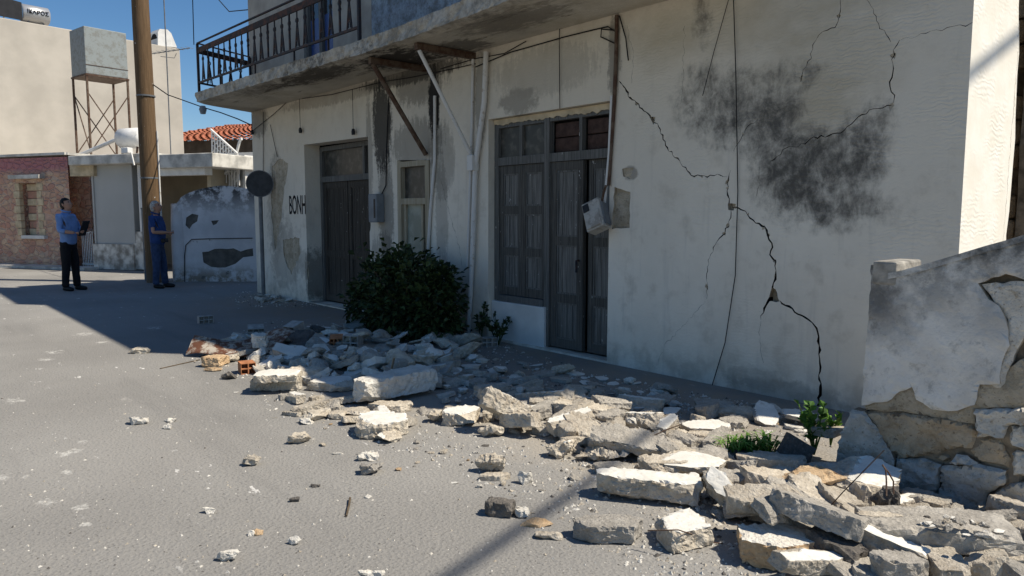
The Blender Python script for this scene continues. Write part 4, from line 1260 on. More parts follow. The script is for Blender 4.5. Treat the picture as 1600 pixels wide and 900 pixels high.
q.tube([c0 + Vector((0, 0, -0.09)), c0 + Vector((0, 0, 0.0)), c0 + Vector((0, 0, 0.07))], [0.05, 0.075, 0.05], 10)
tag(q.build('cable_clamp', 'grey_box'), 'small grey insulator hanging on the sagging service cable', 'insulator')
# thick bundled cable over the street: its shadow crosses the rubble and the sunlit wall end
dirc = Vector((0.29, -0.955, 0)).normalized()
A0 = Vector((-0.95, -2.45, 0)); HC = 8.5
off = Vector((SDIR.x, SDIR.y, 0)) / SDIR.z * HC
mid = A0 + off + Vector((0, 0, HC))
air_cable('bundled_cable', [mid + dirc * t + Vector((0, 0, 0.0006 * t * t)) for t in (-22, -12, -6, 0, 6, 12)], 0.032, 'thick black bundled cable strung high across the street', cat='cable')

# ================================================================== ruined wall at the right
YW = -1.30
rw = empty('ruined_wall', (0, 0, 0), 0, 'broken waist-high plastered stone wall beside the rubble', 'wall')
def WP(*pts): return [Vector(fpx(*p, YW)) for p in pts]
rr = random.Random(11)
xr = 0.74
ztopR = fpx(1600, 370, YW)[1]
skin_edge = WP((1527, 443), (1535, 455), (1543, 468), (1560, 478), (1572, 505), (1577, 540), (1565, 565), (1562, 600), (1530, 601), (1522, 633), (1495, 642), (1455, 640), (1430, 625), (1424, 605), (1405, 612), (1385, 628), (1345, 634))
left = WP((1350, 560), (1357, 480), (1360, 414))
topw = WP((1387, 414), (1388, 432), (1410, 428), (1450, 417), (1497, 403), (1540, 390), (1577, 380), (1600, 373))
rt_edge = [Vector((xr, ztopR + 0.02))]
band = [Vector((xr, fpx(1600, 437, YW)[1]))] + WP((1600, 437), (1570, 428), (1548, 434))
skin = rough_poly(left + topw + rt_edge + band + skin_edge, rr, 0.03, 0.005)
q = MB()
def thick_poly(name, poly, y0, y1, mats, parent, amp=0.004, seed=0, cell=0.035, relief_amp=0.006, mat=0, side=1):
    """irregular plate: triangulated front with noise relief, straight sides"""
    r2 = random.Random(seed)
    xs = [p.x for p in poly]; zs = [p.y for p in poly]
    ex = []
    x = min(xs)
    while x < max(xs):
        z = min(zs)
        while z < max(zs):
            ex.append((x + r2.uniform(-.3, .3) * cell, z + r2.uniform(-.3, .3) * cell)); z += cell
        x += cell
    vs = ccw(poly); n = len(vs)
    es = [(i, (i + 1) % n) for i in range(n)]
    cv, ce, cf, ov, oe, of = delaunay_2d_cdt(vs + [Vector(e) for e in ex], es, [list(range(n))], 1, 1e-5)
    mb = MB()
    cnt = {}
    for f in cf:
        for a in range(3):
            cnt.setdefault(tuple(sorted((f[a], f[(a + 1) % 3]))), 0)
            cnt[tuple(sorted((f[a], f[(a + 1) % 3])))] += 1
    rimv = {i for e, c_ in cnt.items() if c_ == 1 for i in e}
    used = sorted({i for f in cf for i in f}); idx = {u: k_ for k_, u in enumerate(used)}
    fr = []
    for u in used:
        p = cv[u]
        d = relief_amp * (noise.fractal(Vector((p.x * 9, seed * 3.1, p.y * 9)), 0.9, 2, 4))
        if u in rimv: d += relief_amp * 1.2
        fr.append((p.x, y0 + d, p.y))
    mb.add(fr, [tuple(idx[i] for i in f) for f in cf], mat, False)
    for (a, b_), c_ in cnt.items():
        if c_ == 1:
            A_, B_ = fr[idx[a]], fr[idx[b_]]
            mb.add([A_, B_, (B_[0], y1, B_[2]), (A_[0], y1, A_[2])], [(0, 1, 2, 3)], side)
    return mb.build(name, mats, parent)
thick_poly('plaster_coat', skin, YW, YW + 0.05, ['ruin_plaster', 'ruin_render'], rw, seed=1, relief_amp=0.007)
under = rough_poly(WP((1346, 634), (1385, 600), (1440, 590), (1500, 590), (1526, 600), (1600, 560)) + [Vector((xr, 0.8)), Vector((xr, 0.62))] + WP((1600, 640), (1523, 640), (1520, 664), (1490, 660), (1413, 646), (1350, 642)), rr, 0.03, 0.005)
thick_poly('render_coat', under, YW + 0.022, YW + 0.07, ['ruin_render', 'ruin_mortar'], rw, seed=2, relief_amp=0.010)
second = rough_poly(WP((1530, 445), (1600, 440)) + [Vector((xr, 1.15)), Vector((xr, 0.85))] + WP((1600, 520), (1575, 575), (1567, 610), (1540, 612), (1560, 560), (1572, 500)), rr, 0.03, 0.006)
thick_poly('inner_coat', second, YW + 0.016, YW + 0.065, ['ruin_white', 'ruin_render'], rw, seed=3, relief_amp=0.008)
core = WP((1347, 760), (1347, 640), (1352, 560), (1359, 480), (1362, 436), (1410, 432), (1450, 421), (1497, 407), (1540, 394), (1577, 384), (1600, 377)) + [Vector((xr, ztopR)), Vector((xr, -0.05)), Vector((fpx(1347, 640, YW)[0], -0.05))]
q = MB(); q.prism([(p.x, YW + 0.071, p.y) for p in core[1:]], (0, 0.26, 0)); q.build('wall_core', 'ruin_mortar', rw)
# coping: bare mouldy concrete strip along the slope, pier head
cp = WP((1388, 430), (1410, 426), (1450, 415), (1497, 401), (1540, 388), (1577, 378), (1600, 371)) + [Vector((xr, ztopR + 0.03))]
q = MB()
for a, c_ in zip(cp, cp[1:]):
    q.add([(a.x, YW - 0.008, a.y - 0.02), (c_.x, YW - 0.008, c_.y - 0.02), (c_.x, YW - 0.008, c_.y + 0.012), (a.x, YW - 0.008, a.y + 0.012),
           (a.x, YW + 0.335, a.y - 0.02), (c_.x, YW + 0.335, c_.y - 0.02), (c_.x, YW + 0.335, c_.y + 0.012), (a.x, YW + 0.335, a.y + 0.012)],
          [(0, 1, 2, 3), (3, 2, 6, 7), (7, 6, 5, 4), (0, 4, 5, 1)])
q.build('coping', 'ruin_plaster', rw)
px0 = fpx(1361, 500, YW)[0]; px1 = fpx(1388, 500, YW)[0]
zp0, zp1 = fpx(1375, 436, YW)[1], fpx(1375, 411, YW)[1]
q = MB(); q.box(px0 - 0.004, px1 + 0.03, YW - 0.006, YW + 0.33, zp0 - 0.03, zp1 + 0.01); q.build('pier_head', 'bare_grey', rw, bevel=0.012)
blocks = [
    ('ruin_tan', 0.005, [(1350, 646), (1413, 649), (1480, 657), (1510, 665), (1522, 678), (1512, 702), (1488, 702), (1460, 711), (1402, 717), (1379, 692), (1367, 672)]),
    ('ruin_white', -0.012, [(1524, 641), (1606, 641), (1606, 664), (1572, 667), (1566, 685), (1529, 682), (1523, 664)]),
    ('ruin_grey', -0.035, [(1332, 643), (1348, 646), (1369, 672), (1396, 719), (1392, 745), (1390, 775), (1318, 775), (1306, 730), (1316, 680)]),
    ('ruin_grey', -0.02, [(1398, 720), (1442, 719), (1468, 729), (1465, 761), (1447, 796), (1440, 850), (1404, 850), (1395, 745)]),
    ('ruin_grey', -0.025, [(1472, 731), (1529, 728), (1569, 738), (1569, 756), (1541, 773), (1538, 805), (1536, 860), (1446, 860), (1453, 790), (1470, 762)]),
    ('ruin_grey', -0.03, [(1484, 723), (1494, 710), (1510, 713), (1527, 724), (1509, 727)]),
    ('ruin_grey', -0.015, [(1570, 762), (1606, 754), (1606, 860), (1542, 860), (1543, 780)]),
    ('ruin_tan', 0.012, [(1529, 688), (1561, 688), (1575, 724), (1573, 735), (1531, 721), (1514, 707)]),
    ('ruin_white', 0.0, [(1575, 669), (1606, 669), (1606, 709), (1578, 699)]),
    ('ruin_tan', 0.014, [(1445, 714), (1482, 712), (1480, 722), (1470, 726), (1448, 717)]),
    ('ruin_white', 0.01, [(1578, 704), (1606, 713), (1606, 750), (1580, 745)]),
]
thick_poly('mortar_bed', rough_poly(WP((1345, 650), (1350, 643), (1606, 632)) + [Vector((xr, 0.6)), Vector((xr, -0.04))] + WP((1606, 850), (1320, 775), (1316, 690)), rr, 0.03, 0.004), YW + 0.040, YW + 0.085, ['ruin_mortar', 'ruin_mortar'], rw, seed=9, cell=0.02, relief_amp=0.016)
def grow(pts, k_=1.045):
    cx_ = sum(p[0] for p in pts) / len(pts); cy_ = sum(p[1] for p in pts) / len(pts)
    return [(cx_ + (x - cx_) * k_, cy_ + (y - cy_) * k_) for x, y in pts]
for i, (mt, dy, pts) in enumerate(blocks):
    thick_poly('stone', rough_poly(WP(*grow(pts)), rr, 0.018, 0.005), YW + dy + 0.012, YW + 0.09, [mt, 'ruin_mortar'], rw, seed=20 + i, cell=0.020, relief_amp=0.024)

# ================================================================== people
def skin_mesh(vs, es, rs, sub=2, root=0):
    me = bpy.data.meshes.new('tmp')
    me.from_pydata(vs, es, [])
    o = bpy.data.objects.new('tmp', me); COL.objects.link(o)
    o.modifiers.new('skin', 'SKIN').use_smooth_shade = True
    sv = me.skin_vertices[0].data if me.skin_vertices else None
    if sv is None:
        bpy.context.view_layer.objects.active = o
        bpy.ops.mesh.customdata_skin_add()
        sv = me.skin_vertices[0].data
    for i, r_ in enumerate(rs):
        sv[i].radius = (r_, r_) if not hasattr(r_, '__len__') else r_
        sv[i].use_root = (i == root)
    md = o.modifiers.new('sub', 'SUBSURF'); md.levels = sub; md.render_levels = sub
    bpy.context.view_layer.update()
    r_ = bpy.data.meshes.new_from_object(o.evaluated_get(bpy.context.evaluated_depsgraph_get()))
    bpy.data.objects.remove(o)
    for p in r_.polygons: p.use_smooth = True
    return r_
def head_mesh(pitch):
    """head about the atlas joint at the origin, facing +x"""
    bm = bmesh.new()
    bmesh.ops.create_uvsphere(bm, u_segments=28, v_segments=20, radius=1)
    for v in bm.verts:
        x, y, z = v.co
        c_ = Vector((x * 0.098, y * 0.077, z * 0.118))
        if z < 0:                                   # jaw narrows and comes forward
            c_.y *= 1 - 0.28 * (-z); c_.x += 0.016 * (-z)
            if x < 0: c_.x *= 1 - 0.25 * (-z)
        if x > 0.75 and abs(y) < 0.22 and -0.42 < z < 0.12:        # nose
            c_.x += 0.028 * (1 - abs(y) / 0.22) * (0.35 + (0.12 - z) / 0.54)
        if x > 0.6 and 0.1 < z < 0.3 and abs(y) > 0.15: c_.x -= 0.008   # eye sockets
        if x > 0.7 and -0.62 < z < -0.5 and abs(y) < 0.35: c_.x -= 0.006  # mouth
        if x > 0.6 and z < -0.8: c_.x += 0.008                       # chin
        v.co = c_ + Vector((0.02, 0, 0.115))
    for sy in (-1, 1):                                # ears
        r_ = bmesh.ops.create_uvsphere(bm, u_segments=8, v_segments=6, radius=1)
        for v in r_['verts']:
            v.co = Vector((v.co.x * 0.022 + 0.008, v.co.y * 0.010 + sy * 0.078, v.co.z * 0.034 + 0.115))
    bmesh.ops.rotate(bm, verts=bm.verts, cent=(0, 0, 0.02), matrix=Matrix.Rotation(-pitch, 3, 'Y'))
    me = bpy.data.meshes.new('head'); bm.to_mesh(me); bm.free()
    for p in me.polygons: p.use_smooth = True
    return me
def hair_mesh(pitch, bald=False):
    bm = bmesh.new()
    bmesh.ops.create_uvsphere(bm, u_segments=28, v_segments=20, radius=1)
    kill = []
    for v in bm.verts:
        x, y, z = v.co
        lim = 0.42 if x > 0.35 else (-0.1 if x > -0.1 else -0.62)
        if z < lim: kill.append(v)
        n_ = noise.noise(v.co * 4)
        v.co = Vector((x * (0.107 + 0.006 * n_), y * (0.086 + 0.005 * n_), z * (0.131 + 0.008 * n_))) + Vector((0.014, 0, 0.117))
    bmesh.ops.delete(bm, geom=kill, context='VERTS')
    bmesh.ops.rotate(bm, verts=bm.verts, cent=(0, 0, 0.02), matrix=Matrix.Rotation(-pitch, 3, 'Y'))
    bmesh.ops.solidify(bm, geom=bm.faces, thickness=0.012)
    me = bpy.data.meshes.new('hair'); bm.to_mesh(me); bm.free()
    for p in me.polygons: p.use_smooth = True
    return me
def eyes_mesh(pitch):
    bm = bmesh.new()
    for sy in (-1, 1):
        r_ = bmesh.ops.create_uvsphere(bm, u_segments=8, v_segments=6, radius=0.012)
        bmesh.ops.translate(bm, verts=r_['verts'], vec=(0.098, sy * 0.031, 0.138))
    bmesh.ops.rotate(bm, verts=bm.verts, cent=(0, 0, 0.02), matrix=Matrix.Rotation(-pitch, 3, 'Y'))
    me = bpy.data.meshes.new('eyes'); bm.to_mesh(me); bm.free()
    return me
def join(meshes):
    bm = bmesh.new()
    for me in meshes: bm.from_mesh(me)
    out = bpy.data.meshes.new('body'); bm.to_mesh(out); bm.free()
    for p in out.polygons: p.use_smooth = True
    return out
def hand(wrist, dirv, palm_n, curl=0.5, side=1):
    """five curled fingers rooted in a palm"""
    d = dirv.normalized(); n_ = palm_n.normalized(); t = d.cross(n_).normalized() * side
    ms = []
    W = wrist
    ms.append(skin_mesh([W, W + d * 0.05, W + d * 0.095], [(0, 1), (1, 2)], [(0.026, 0.022), (0.036, 0.018), (0.034, 0.015)], 1))
    for i, (o_, L) in enumerate(((0.030, 0.075), (0.010, 0.085), (-0.010, 0.08), (-0.028, 0.062))):
        b_ = W + d * 0.085 + t * o_
        a1 = curl * 0.6; a2 = curl * 1.5
        p1 = b_ + (d * math.cos(a1) + n_ * math.sin(a1)) * L * 0.5
        p2 = p1 + (d * math.cos(a2) + n_ * math.sin(a2)) * L * 0.5
        ms.append(skin_mesh([b_, p1, p2], [(0, 1), (1, 2)], [0.010, 0.009, 0.0075], 1))
    b_ = W + d * 0.025 + t * 0.028
    ms.append(skin_mesh([b_, b_ + (d + t * 0.7 + n_ * 0.3).normalized() * 0.04, b_ + (d * 1.3 + t * 0.5 + n_ * 0.6).normalized() * 0.075], [(0, 1), (1, 2)], [0.012, 0.011, 0.008], 1))
    return ms
def person(loc, face, label, H, arms, stance, cols, short, pitch, belly=0.0, headturn=0.0):
    """arms: (elbow, wrist, hand dir, palm normal) for left (+y) and right (-y) in local metres at H = 1.78, facing +x"""
    s_ = H / 1.78
    root = empty('person', loc, face, label, 'person')
    V_ = Vector
    sh = [V_((0.0, 0.172, 1.405)), V_((0.0, -0.172, 1.405))]
    vs, es, rs = [], [], []
    def add(p, r_, par=None):
        vs.append(p); rs.append(r_)
        if par is not None: es.append((par, len(vs) - 1))
        return len(vs) - 1
    # ---- body under the clothes: one continuous figure
    pel = add(V_((0, 0, 0.95)), 0.12); wa = add(V_((0.01, 0, 1.12)), 0.115, pel); ch = add(V_((0.0, 0, 1.32)), 0.11, wa)
    nb_ = add(V_((-0.01, 0, 1.46)), 0.062, ch); nk = add(V_((0.012, 0, 1.56)), 0.054, nb_); add(V_((0.03, 0, 1.60)), 0.05, nk)
    for i, sy in enumerate((1, -1)):
        a = add(sh[i], 0.040, ch); e = add(V_(arms[i][0]), 0.037, a); m_ = add((V_(arms[i][0]) + V_(arms[i][1])) / 2, 0.040, e); add(V_(arms[i][1]), 0.027, m_)
        hp = add(V_((0, sy * 0.09, 0.88)), 0.08, pel); kn = add(V_((stance[i][0] * 0.5 + 0.02, sy * (0.095 + stance[i][1] * 0.5), 0.49)), 0.055, hp)
        add(V_((stance[i][0], sy * (0.1 + stance[i][1]), 0.09)), 0.036, kn)
    body = [skin_mesh(vs, es, rs, 2)]
    hm_ = head_mesh(pitch)
    MT = Matrix.Translation((0.014, 0, 1.51)) @ Matrix.Rotation(headturn, 4, 'Z')
    hm_.transform(MT); body.append(hm_)
    for i, sd in enumerate((1, -1)):
        body += hand(V_(arms[i][1]), V_(arms[i][2]), V_(arms[i][3]), 0.7, arms[i][4])
    me = join(body); me.transform(Matrix.Scale(s_, 4))
    link('body', me, 'skin_tone', root)
    # ---- shirt
    vs, es, rs = [], [], []
    ch = add(V_((0.0, 0, 1.31)), 0.172 + belly * 0.1); wa = add(V_((0.03 * (belly > 0), 0, 1.10)), 0.150 + belly, ch); hm2 = add(V_((0.01, 0, 0.93)), 0.155 + belly * 0.7, wa); add(V_((0.0, 0, 0.885)), 0.155 + belly * 0.4, hm2)
    nb_ = add(V_((-0.012, 0, 1.44)), 0.105, ch); add(V_((-0.004, 0, 1.50)), 0.066, nb_)
    for i in (0, 1):
        a = add(sh[i], 0.063, ch); el = V_(arms[i][0]); wr = V_(arms[i][1])
        if short:
            add(sh[i].lerp(el, 0.45), 0.060, a); add(sh[i].lerp(el, 0.72), 0.061, len(vs) - 1)
        else:
            e = add(el, 0.056, a); add(el.lerp(wr, 0.42), 0.052, e)
    me = skin_mesh(vs, es, rs, 2)
    for v in me.vertices:
        if abs(v.co.y) < 0.2 and v.co.z < 1.4: v.co.x = v.co.x * 0.80; v.co.y *= 1.10
        f_ = noise.fractal(v.co * 7, 1, 2, 3); v.co += Vector((v.co.x, v.co.y, 0)).normalized() * 0.009 * f_
    me.transform(Matrix.Scale(s_, 4)); shirt = link('shirt', me, cols[0], root)
    cb = MB(); cb.tube([(-0.008 + 0.072 * math.cos(t), 0.072 * math.sin(t), 1.505 - 0.02 * math.cos(t)) for t in [j * math.pi / 6 for j in range(13)]], 0.017, 6, cap=False)
    me = cb.mesh('collar'); me.transform(Matrix.Scale(s_, 4)); link('collar', me, cols[0], shirt)
    # ---- trousers
    vs, es, rs = [], [], []
    pel = add(V_((0, 0, 0.93)), 0.145 + belly * 0.4); add(V_((0, 0, 1.0)), 0.143 + belly * 0.5, pel)
    for i, sy in enumerate((1, -1)):
        hp = add(V_((0, sy * 0.09, 0.84)), 0.103, pel); kn = add(V_((stance[i][0] * 0.5 + 0.02, sy * (0.095 + stance[i][1] * 0.5), 0.49)), 0.080, hp)
        cf = add(V_((stance[i][0] * 0.85, sy * (0.1 + stance[i][1] * 0.85), 0.22)), 0.068, kn); add(V_((stance[i][0], sy * (0.1 + stance[i][1]), 0.06)), 0.068, cf)
    me = skin_mesh(vs, es, rs, 2)
    for v in me.vertices:
        if v.co.z > 0.8: v.co.x *= 0.85
        f_ = noise.fractal(v.co * 8 + Vector((3, 1, 2)), 1, 2, 3); v.co += Vector((v.co.x, 0.3 * v.co.y, 0)).normalized() * 0.007 * f_
    me.transform(Matrix.Scale(s_, 4)); link('trousers', me, cols[1], root)
    for i, sy in enumerate((1, -1)):
        x0 = stance[i][0]; y0 = sy * (0.1 + stance[i][1])
        me = skin_mesh([V_((x0 - 0.06, y0, 0.048)), V_((x0 + 0.03, y0 + sy * 0.006, 0.048)), V_((x0 + 0.13, y0 + sy * 0.025, 0.036)), V_((x0 + 0.18, y0 + sy * 0.03, 0.030))], [(0, 1), (1, 2), (2, 3)], [0.045, 0.050, 0.045, 0.030], 2)
        for v in me.vertices: v.co.z = max(v.co.z, 0.0)
        me.transform(Matrix.Scale(s_, 4)); link('shoe', me, 'leather', root)
    me = hair_mesh(pitch); me.transform(Matrix.Scale(s_, 4) @ MT); link('hair', me, cols[2], root)
    me = eyes_mesh(pitch); me.transform(Matrix.Scale(s_, 4) @ MT); link('eyes', me, 'black_plastic', root)
    return root, s_
f1 = math.atan2(_rt.y, _rt.x) - R(4)
m1 = at(111, 454)
P1, s1 = person(m1, f1, 'man in light blue shirt and black trousers looking up, by the pink house', 1.79,
       (((0.05, 0.27, 1.14), (0.30, 0.17, 1.13), (1, -0.45, 0.1), (-0.2, -1, -0.2), 1), ((0.03, -0.27, 1.14), (0.27, -0.17, 1.10), (1, 0.15, 0.0), (0, 0.4, 1), -1)),
       ((0.05, 0.02), (-0.03, 0.0)), ('shirt_light_blue', 'trousers_black', 'hair_black'), False, R(18), 0.012)
cb_ = MB(); cb_.obox((0.40, -0.10, 1.19), Vector((0.055, 0.0, 0.14)), Vector((0, 0.1, 0)), Vector((0.006, 0, -0.0024)))
cbm = cb_.build('clipboard', 'black_plastic', bevel=0.003); cbm.location = m1; cbm.rotation_euler = (0, 0, f1)
tag(cbm, 'dark flat clipboard held by the man in light blue shirt', 'clipboard')
f2 = math.atan2(_rt.y, _rt.x) + R(4)
m2 = at(249, 450)
P2, s2 = person(m2, f2, 'grey-haired man in navy shirt and jeans by the wooden pole', 1.74,
       (((0.02, 0.28, 1.15), (0.24, 0.08, 1.10), (0.5, -1, 0.15), (-1, -0.4, 0), 1), ((0.04, -0.28, 1.13), (0.26, -0.06, 1.12), (0.7, 1, 0.1), (-1, 0.5, 0), -1)),
       ((0.08, 0.02), (-0.02, 0.0)), ('shirt_navy', 'jeans', 'hair_grey'), True, R(16), 0.045)
q = MB(); q.box(0.13, 0.21, -0.16, 0.04, 0.90, 0.98)
bg_ = q.build('waist_pouch', 'leather', bevel=0.02); bg_.location = m2; bg_.rotation_euler = (0, 0, f2)
tag(bg_, 'small black pouch at the waist of the man in navy', 'pouch')

# ================================================================== plants
def leaf_cloud(rnd, n, shape, size, droop=0.3):
    mb = MB()
    for i in range(n):
        c_, out = shape(rnd)
        d = (out + Vector((rnd.uniform(-1, 1), rnd.uniform(-1, 1), rnd.uniform(-0.8, 0.8)))).normalized()
        s_ = size * rnd.uniform(0.6, 1.4)
        sd = d.cross(Vector((rnd.uniform(-1, 1), rnd.uniform(-1, 1), 1))).normalized() * s_ * 0.32
        up_ = sd.cross(d).normalized() * s_ * 0.12
        tip = c_ + d * s_ + Vector((0, 0, -droop * s_ * 0.5))
        md = c_ + d * s_ * 0.5
        mb.add([c_, md + sd + up_, tip, md - sd + up_, md - up_ * 0.3], [(0, 1, 4), (1, 2, 4), (2, 3, 4), (3, 0, 4)])
    return mb
rb = random.Random(21)
bc = Vector((-5.80, -0.55, 0))
lobes = [(-0.45, 0.0, 0.62, 0.62), (0.0, -0.05, 0.72, 0.68), (0.45, 0.05, 0.60, 0.62), (-0.2, 0.1, 0.92, 0.45), (0.62, 0.0, 0.36, 0.5), (-0.75, -0.05, 0.36, 0.45), (0.2, -0.2, 0.4, 0.55), (0.6, 0.1, 0.85, 0.28), (-0.6, 0.1, 0.9, 0.25)]
def bush_shape(r_):
    lx, ly, lz, lr = r_.choice(lobes)
    lx *= 0.92; lz *= 0.76; lr *= 0.76
    while True:
        d = Vector((r_.gauss(0, 1), r_.gauss(0, 1), r_.gauss(0, 1))).normalized()
        rad = lr * (r_.uniform(0.35, 1.0) ** 0.5 if r_.random() < 0.93 else r_.uniform(1.0, 1.28)) * (1 + 0.5 * noise.noise(d * 3.0 + Vector((lx * 5, 0, lz))))
        p = bc + Vector((lx, ly, lz)) + Vector((d.x * rad, d.y * rad * 0.8, d.z * rad))
        if p.z > 0.03 and p.y < -0.06: return p, d
bu = empty('bush', bc, 0, 'dense dark green bush against the house wall', 'bush')
o = leaf_cloud(rb, 6200, bush_shape, 0.085).build('foliage', 'bush_leaf', None, fixn=False)
o.parent = bu; o.matrix_parent_inverse = Matrix.Translation(-bc)
q = MB()
for i in range(9):
    a = rb.uniform(0, 6.28); L = rb.uniform(0.5, 0.9)
    p0 = Vector((rb.uniform(-0.1, 0.1), rb.uniform(-0.08, 0.08), -0.03)); p1 = p0 + Vector((math.cos(a) * 0.25, math.sin(a) * 0.16, L * 0.55)); p2 = p1 + Vector((math.cos(a) * 0.3, math.sin(a) * 0.18, L * 0.4))
    q.tube([p0, p1, p2], [0.03, 0.018, 0.007], 6)
q.build('stem', 'bark', bu)
def small_plant(name, loc, label, h, r_, n, size, mat, seed, cat='plant'):
    rd = random.Random(seed)
    e = empty(name, loc, 0, label, cat)
    stems = []
    q = MB()
    for i in range(max(3, n // 14)):
        a = rd.uniform(0, 6.28); t = Vector((math.cos(a) * r_ * rd.uniform(0.2, 1), math.sin(a) * r_ * rd.uniform(0.2, 1), h * rd.uniform(0.5, 1)))
        m_ = t * 0.5 + Vector((0, 0, h * 0.08)); q.tube([(0, 0, -0.02), m_, t], [0.006, 0.005, 0.003], 5); stems.append((m_, t))
    q.build('stem', mat, e)
    def shp(r2):
        m_, t = r2.choice(stems); k_ = r2.random()
        p = (m_.lerp(t, k_ * 2 - 1) if k_ > 0.5 else m_ * (k_ * 2)) if k_ > 0.25 else m_ * 0.9
        return p, Vector((p.x, p.y, 0.25)).normalized()
    leaf_cloud(rd, n, shp, size).build('foliage', mat, e, fixn=False)
    return e
small_plant('weed', (*fpx(795, 548)[:1], -0.16, 0), 'small dark weed at the foot of the shop window sill', 0.36, 0.22, 160, 0.06, 'bush_leaf', 3)
small_plant('weed', (*fpx(762, 540)[:1], -0.10, 0), 'dark sprig between bush and shop window sill', 0.45, 0.12, 90, 0.06, 'bush_leaf', 4)
wp = at(1272, 705, 0.05)
small_plant('weed', wp, 'leafy green weed growing out of the rubble by the ruined wall', 0.30, 0.13, 110, 0.055, 'weed_dark', 5)
small_plant('weed', at(1298, 690, 0.10), 'bright green fern-like shoot beside the crack foot', 0.20, 0.07, 90, 0.04, 'weed_leaf', 6)
def grass(name, loc, label, n, h, r_, seed):
    rd = random.Random(seed); mb = MB()
    for i in range(n):
        a = rd.uniform(0, 6.28); d = Vector((math.cos(a), math.sin(a), 0)); b0 = d * rd.uniform(0, r_ * 0.5) ; L = h * rd.uniform(0.5, 1.2)
        w_ = Vector((-d.y, d.x, 0)) * 0.006
        m_ = b0 + d * L * 0.3 + Vector((0, 0, L * 0.6)); t = b0 + d * L * 0.8 + Vector((0, 0, L * rd.uniform(0.4, 0.8)))
        mb.add([b0 - w_ + Vector((0, 0, -0.02)), b0 + w_ + Vector((0, 0, -0.02)), m_ + w_, m_ - w_, t], [(0, 1, 2, 3), (3, 2, 4)])
    o = mb.build(name, 'weed_leaf', None, fixn=False); o.location = loc
    return tag(o, label, 'grass')
gA, gB = at(1140, 708, 0.06), at(1205, 702, 0.06)
gm = MB()
rd = random.Random(8)
for i in range(190):
    b0 = gA.lerp(gB, rd.random()) + Vector((rd.uniform(-0.03, 0.03), rd.uniform(-0.03, 0.03), 0)) - gA
    a = rd.uniform(0, 6.28); d = Vector((math.cos(a), math.sin(a), 0)); L = rd.uniform(0.08, 0.19); w_ = Vector((-d.y, d.x, 0)) * 0.005
    m_ = b0 + d * L * 0.4 + Vector((0, 0, L * 0.5)); t = b0 + d * L + Vector((0, 0, L * rd.uniform(0.2, 0.6)))
    gm.add([b0 - w_ - Vector((0, 0, 0.03)), b0 + w_ - Vector((0, 0, 0.03)), m_ + w_, m_ - w_, t], [(0, 1, 2, 3), (3, 2, 4)])
o = gm.build('grass_tuft', 'weed_leaf', None, fixn=False); o.location = gA
tag(o, 'bright green grass tuft growing between the rubble blocks', 'grass')

